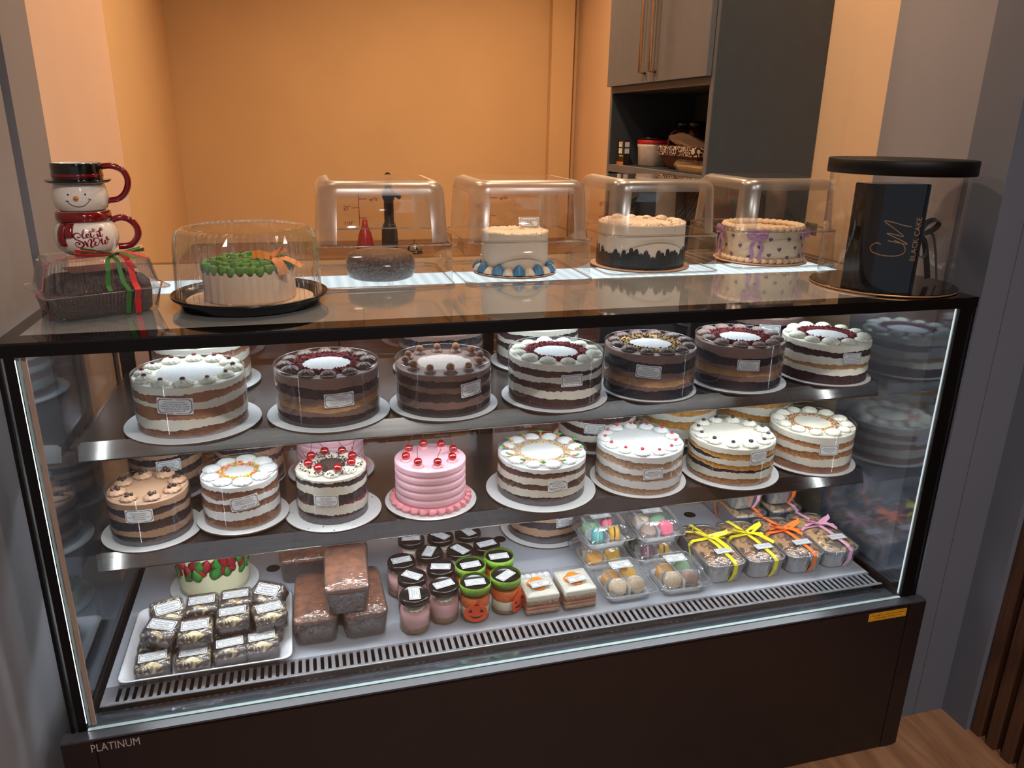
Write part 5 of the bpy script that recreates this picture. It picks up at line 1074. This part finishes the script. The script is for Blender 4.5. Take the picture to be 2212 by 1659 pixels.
# purple heart cake
o = tall_cake('purple_heart_cake', 'round cream cake dotted with purple hearts and lilac bows under a tub', 1.602, .505, .1000, .082, mat('pale_cream_icing', C(236, 214, 184), .5, vary=.03), .1175, mat('pink_board', C(226, 190, 170), .5))
M_HEART = mat('purple_icing', C(112, 92, 142), .5, vary=.1); M_LIL = mat('lilac_ribbon', C(178, 130, 176), .5, vary=.1, sheen=.3); M_PC = MATS['pale_cream_icing']
hp = []
for i in range(24):
    t = 2*pi*i/24; hp.append((.00034*16*sin(t)**3, .00034*(13*cos(t)-5*cos(2*t)-2*cos(3*t)-cos(4*t))))
hm = MB().loft([[(u*q, -d, v*q) for u, v in hp] for q, d in ((1, 0), (.9, .0012), (.4, .0018))], False, True).mesh('heart', M_HEART)
rnd = random.Random(31)
for row, zz in enumerate((.022, .043, .064)):
    for k in range(13):
        a = 2*pi*(k+.5*(row % 2))/13; inst('heart', hm, o, (.1008*cos(a), .1008*sin(a), zz+rnd.uniform(-.004, .004)), (0, rnd.uniform(-.4, .4), a+pi/2))
for k in range(34):
    a = 2*pi*k/34; inst('shell_border', shell(M_PC, R=.0088), o, (.1025*cos(a), .1025*sin(a), .004), (0, 0, a+pi/2+.3)); inst('top_border', shell(M_PC, R=.0088), o, (.0945*cos(a), .0945*sin(a), .080), (0, 0, a+pi/2+.3), 1.15)
for k, a in enumerate((radians(-128), radians(-55), radians(170), radians(60))):
    b = MB()
    for s_ in (-1, 1):
        b.strip(spline([(0, 0, 0), (s_*.012, -.006, .008), (s_*.024, -.009, .006), (s_*.022, -.006, -.005), (s_*.008, -.002, -.002), (0, 0, 0)], 4), (0, .0015, .0055))
        b.strip(spline([(0, -.001, 0), (s_*.006, -.004, -.016), (s_*.013, -.004, -.032), (s_*.008, -.005, -.052), (s_*.012, -.006, -.062)], 4), (.0042, .001, .0008))
    b.loft([[(.004*cos(t), -.003-.003*sin(t), z) for t in [2*pi*i/8 for i in range(8)]] for z in (-.004, 0, .004)])
    b.build('lilac_bow', M_LIL, o, (.1045*cos(a), .1045*sin(a), .076), (0, 0, a+pi/2))
# black cake in clear cylinder
KX, KY = 1.690, .157
M_CYL = clear('cylinder_film', (.95, .95, .95), f0=.07, rough=.03, fscale=.8)
kb = thing('cylinder_cake_box', 'clear cylinder cake box with black lid and black board', 'cake box', (KX, KY, ZT+.0008))
MB().lathe([(.150, 0), (.1515, .001), (.1515, .004), (.149, .0052)], 72, mis=[1, 1, 0]).build('board', [mat('black_gloss_board', C(14, 11, 11), .12), mat('gold_foil_edge', C(206, 150, 100), .35, metal=.6)], kb)
MB().lathe([(.137, .0054), (.137, .238), (.137, .262)], 96, cap0=False, cap1=False).build('cylinder_wall', M_CYL, kb)
MB().lathe([(.1385, .2375), (.1450, .2375), (.1450, .2655), (.1435, .2670), (.03, .2670)], 96, cap0=False).build('lid', mat('black_card_lid', C(10, 8, 8), .5, vary=.06, spec=.25), kb)
bk = thing('black_cake_carton', 'upright black carton lettered in gold inside the clear cylinder', 'carton', (KX-.022, KY-.012, ZT+.0064), radians(-3))
hx, hy, hz = .070, .030, .2120
MB().loft([rrect(hx, hy, .003, z, 2) for z in (0, hz-.002)]+[rrect(hx-.002, hy-.002, .002, hz, 2)], smooth=False).build('carton', mat('black_gloss_card', C(9, 6, 7), .14, vary=.1, spec=.25), bk)
def cmap(X, Y):
    l = 835-(Y-385)*.134; return (-hx+(X-l)/465*.140, (1185-Y)/800*.212)
cp = lambda u, v, off: (u, -hy-off, v)
M_GOLDT = mat('gold_lettering', C(214, 156, 96), .35, metal=.5)
b = MB(); strokes(b, [[cmap(*p) for p in l] for l in ([(905, 850), (870, 837), (828, 858), (822, 885), (850, 915), (930, 940), (1030, 945), (1090, 925), (1103, 890), (1080, 850), (1010, 820)], [(960, 822), (1040, 838), (1120, 852), (1050, 812), (950, 765), (1010, 773), (1085, 790), (1010, 728), (930, 668), (1000, 678), (1080, 702), (1150, 715)])], .0009, cp, taper=False)
V, F = text2d('blackcake', .092, .0135, free=True); cu, cv = cmap(1186, 815)
b.add([(cu-v, -hy-.0006, cv+u) for u, v in V], F); l = b.build('lettering', M_GOLDT, bk); l['label'] = 'gold CM BLACK CAKE lettering'
M_BLKR = mat('black_ribbon', C(14, 12, 12), .4, vary=.1, sheen=.3)
b = MB(); w = .0080
b.strip(spline([(0, 0, 0), (.012, -.002, .026), (.034, -.003, .034), (.044, -.003, .026), (.030, -.004, .012), (0, -.002, 0)], 5), (.001, w, .003))
b.strip(spline([(0, 0, 0), (-.002, -.006, -.022), (.002, -.012, -.044), (.016, -.012, -.040), (.014, -.006, -.016), (0, 0, 0)], 5), (.003, w, .001))
b.strip(spline([(0, 0, 0), (.014, -.002, -.010), (.026, -.004, -.045), (.038, -.006, -.094)], 6), (w, .001, .001))
b.strip(spline([(.004, 0, .002), (.030, -.004, .004), (.044, -.006, -.030), (.056, -.008, -.080), (.060, -.008, -.098)], 6), (.0040, .002, .001))
b.loft([[(q*.007*cos(t), q*.008*sin(t), z) for t in [2*pi*i/8 for i in range(8)]] for q, z in ((.5, -.006), (1, 0), (.5, .006))])
b.build('black_bow', M_BLKR, bk, (hx+.008, -.006, .103))

# ------------------------------------------------------------------ things in the cabinet and on the counter behind
ZC = 1.3465
t = thing('coffee_stick_box', 'small dark upright box with two white square emblems on the cabinet shelf', 'box', (1.572, 1.372, ZC), .1)
MB().loft([rrect(.012, .024, .0012, z, 1) for z in (0, .083)], smooth=False).build('carton', mat('dark_print_card', C(44, 36, 36), .4), t)
b = MB()
for z in (.060, .038):
    b.add([(-.0124, y, zz) for y, zz in ((.012, z), (-.012, z), (-.012, z+.017), (.012, z+.017))], [(0, 1, 2, 3)])
    b.add([(x_, -.0244, zz) for x_, zz in ((-.009, z), (.009, z), (.009, z+.017), (-.009, z+.017))], [(0, 1, 2, 3)])
b.build('white_emblem', M_LABEL, t)
b = MB()
for z in (.0685, .0465):
    for i in range(10):
        a0_, a1_ = 2*pi*i/12, 2*pi*(i+1)/12
        b.add([(-.0126, r_*cos(q), z+r_*sin(q)) for r_, q in ((.0062, a0_), (.0062, a1_), (.0042, a1_), (.0042, a0_))], [(0, 1, 2, 3)])
b.build('emblem_mark', M_INK, t)
MB().box(-.0124, -.0121, -.02, .008, .028, .032).build('yellow_line', mat('yellow_print', C(220, 180, 40), .5), t)
MB().box(-.0124, -.0121, -.024, .024, .0, .010).build('orange_print', mat('orange_print', C(210, 120, 50), .5), t)
t = thing('white_bucket', 'white plastic bucket with red and black lid beside the wicker basket', 'bucket', (1.655, 1.290, ZC))
MB().lathe([(.052, 0), (.056, .002), (.060, .060), (.062, .064), (.062, .071), (.060, .072)], 40, cap1=False).build('bucket_body', mat('white_bucket', C(220, 206, 196), .45), t)
MB().lathe([(.0622, .0715), (.0628, .073), (.0625, .084), (.060, .0855)], 40).build('red_lid', mat('red_lid', C(176, 20, 26), .4), t)
MB().lathe([(.053, .0855), (.053, .093), (.050, .0945)], 36).build('black_cap', M_BLKP, t)
M_WICK = mat('wicker', C(92, 46, 26), .6, vary=.45, scale=90, bump=.8, bscale=120, stretch=(1, 1, .35))
t = thing('wicker_basket', 'brown wicker basket with patterned cloth liner in the open cabinet compartment', 'basket', (1.668, 1.02, ZC))
nb = 68
def bring(hx_, hy_, z, amp): 
    R_ = resamp(rrect(hx_, hy_, .03, z, 6), nb); return [(p[0]*(1+amp*(1 if i % 2 else -1)), p[1]*(1+amp*(1 if i % 2 else -1)), p[2]) for i, p in enumerate(R_)]
MB().loft([bring(.052, .100, 0, 0), bring(.058, .108, .012, .012), bring(.066, .119, .030, -.012), bring(.072, .128, .046, .012), bring(.076, .134, .058, 0), bring(.072, .130, .058, 0), bring(.05, .1, .01, 0)], True, True).build('woven_body', M_WICK, t)
def liner_mat():
    m, N, L = new_mat('swirl_cloth'); out = N.new('ShaderNodeOutputMaterial'); p = N.new('ShaderNodeBsdfPrincipled'); L.new(p.outputs[0], out.inputs[0]); p.inputs['Roughness'].default_value = .9
    tc = N.new('ShaderNodeTexCoord'); v = N.new('ShaderNodeTexVoronoi'); v.inputs['Scale'].default_value = 62; L.new(tc.outputs['Object'], v.inputs['Vector'])
    mm = N.new('ShaderNodeMath'); mm.operation = 'MULTIPLY'; mm.inputs[1].default_value = 16; L.new(v.outputs['Distance'], mm.inputs[0]); s_ = N.new('ShaderNodeMath'); s_.operation = 'SINE'; L.new(mm.outputs[0], s_.inputs[0])
    cr = N.new('ShaderNodeValToRGB'); cr.color_ramp.elements[0].position = .35; cr.color_ramp.elements[1].position = .5; cr.color_ramp.elements[0].color = C(44, 28, 24); cr.color_ramp.elements[1].color = C(208, 180, 158)
    L.new(s_.outputs[0], cr.inputs[0]); L.new(cr.outputs[0], p.inputs['Base Color']); return m
MB().loft([bring(.079, .137, .044, .006), bring(.080, .138, .060, -.004), bring(.078, .136, .072, .008), bring(.070, .128, .070, 0), bring(.066, .122, .050, 0)], False, False).build('cloth_liner', liner_mat(), t)
for s_ in (1,):
    MB().tube(spline([(-.030, s_*.132, .060), (-.028, s_*.136, .094), (-.004, s_*.140, .116), (.020, s_*.136, .094), (.022, s_*.132, .060)], 5), .0048, 8).build('handle', M_WICK, t)
t = thing('paper_bag', 'crumpled tan paper bag lying in the wicker basket', 'paper bag', (1.664, 1.018, ZC+.066), rot=(.24, .0, .05))
rnd = random.Random(6)
MB().loft([[(x_*q+rnd.uniform(-.002, .002), y_, z_+rnd.uniform(-.002, .002)) for x_, z_ in ((-.045, .0), (.045, .0), (.05, .014), (0, .026), (-.05, .014))] for y_, q in ((-.095, .7), (-.05, .95), (0, 1), (.05, 1), (.098, .95))], smooth=False).build('bag', mat('kraft_paper', C(150, 118, 92), .8, vary=.12, scale=30), t)
t = thing('pastry_box', 'clear pastry box with golden pastries at the front of the cabinet shelf', 'box', (1.590, .845, ZC))
MB().loft([rrect(.030*q, .095*q, .008, z, 3) for q, z in ((.86, .0), (.9, .006), (.98, .016), (1, .019))], True, True).build('pastry', mat('golden_pastry', C(206, 160, 92), .5, vary=.2, scale=60), t)
MB().loft([rrect(hx_, hy_, .008, z, 3) for hx_, hy_, z in ((.028, .090, 0), (.034, .104, .018), (.035, .106, .020), (.030, .098, .034), (.026, .09, .036))], True, True).build('clear_box', M_CLAM, t)
for y in (1.365, 1.272):
    t = thing('storage_jar', 'dark storage jar with black lid at the %s of the cabinet shelf' % ('far back corner' if y > 1.3 else 'back, nearer the basket'), 'jar', (1.800, y, ZC), group='tall dark storage jars')
    MB().lathe([(.036, 0), (.038, .003), (.038, .118), (.033, .125)], 32).build('jar_body', mat('dark_spice', C(60, 40, 32), .15, vary=.4, scale=40, coat=.6), t)
    MB().lathe([(.035, .125), (.0375, .127), (.0375, .148), (.035, .150)], 32).build('lid', M_LIDB, t)
ZK = .9055
t = thing('pump_dispenser', 'tall black dispenser bottle standing on the back counter', 'dispenser', (.845, 2.32, ZK))
MB().lathe([(.036, 0), (.038, .01), (.036, .10), (.030, .125), (.022, .140), (.022, .235), (.027, .245), (.030, .262), (.026, .280), (.015, .290), (.014, .325), (.016, .335), (.015, .350), (.006, .358)], 24).build('bottle', mat('black_bottle', C(16, 14, 14), .3), t)
MB().tube([(.0, -.01, .262), (.03, -.02, .262), (.05, -.03, .250)], .010, 8).build('spout', mat('black_bottle', C(16, 14, 14), .3), t)
t = thing('red_flask', 'red conical bottle on the back counter', 'bottle', (.735, 2.33, ZK))
MB().lathe([(.042, 0), (.045, .008), (.030, .085), (.014, .125), (.012, .150), (.008, .152)], 28).build('bottle', mat('red_glass', C(150, 20, 34), .2, coat=.5), t)
t = thing('counter_bell', 'small domed silver bell on the back counter', 'bell', (.955, 2.30, ZK))
MB().lathe([(.036, 0), (.038, .004), (.034, .010)], 28).build('foot', M_BLKP, t); MB().lathe([(.034, .010), (.035, .018), (.030, .036), (.018, .048), (.006, .052)], 28).build('dome', M_STEEL, t); MB().lathe([(.004, .052), (.005, .060), (.002, .066)], 12).build('button', M_STEEL, t)
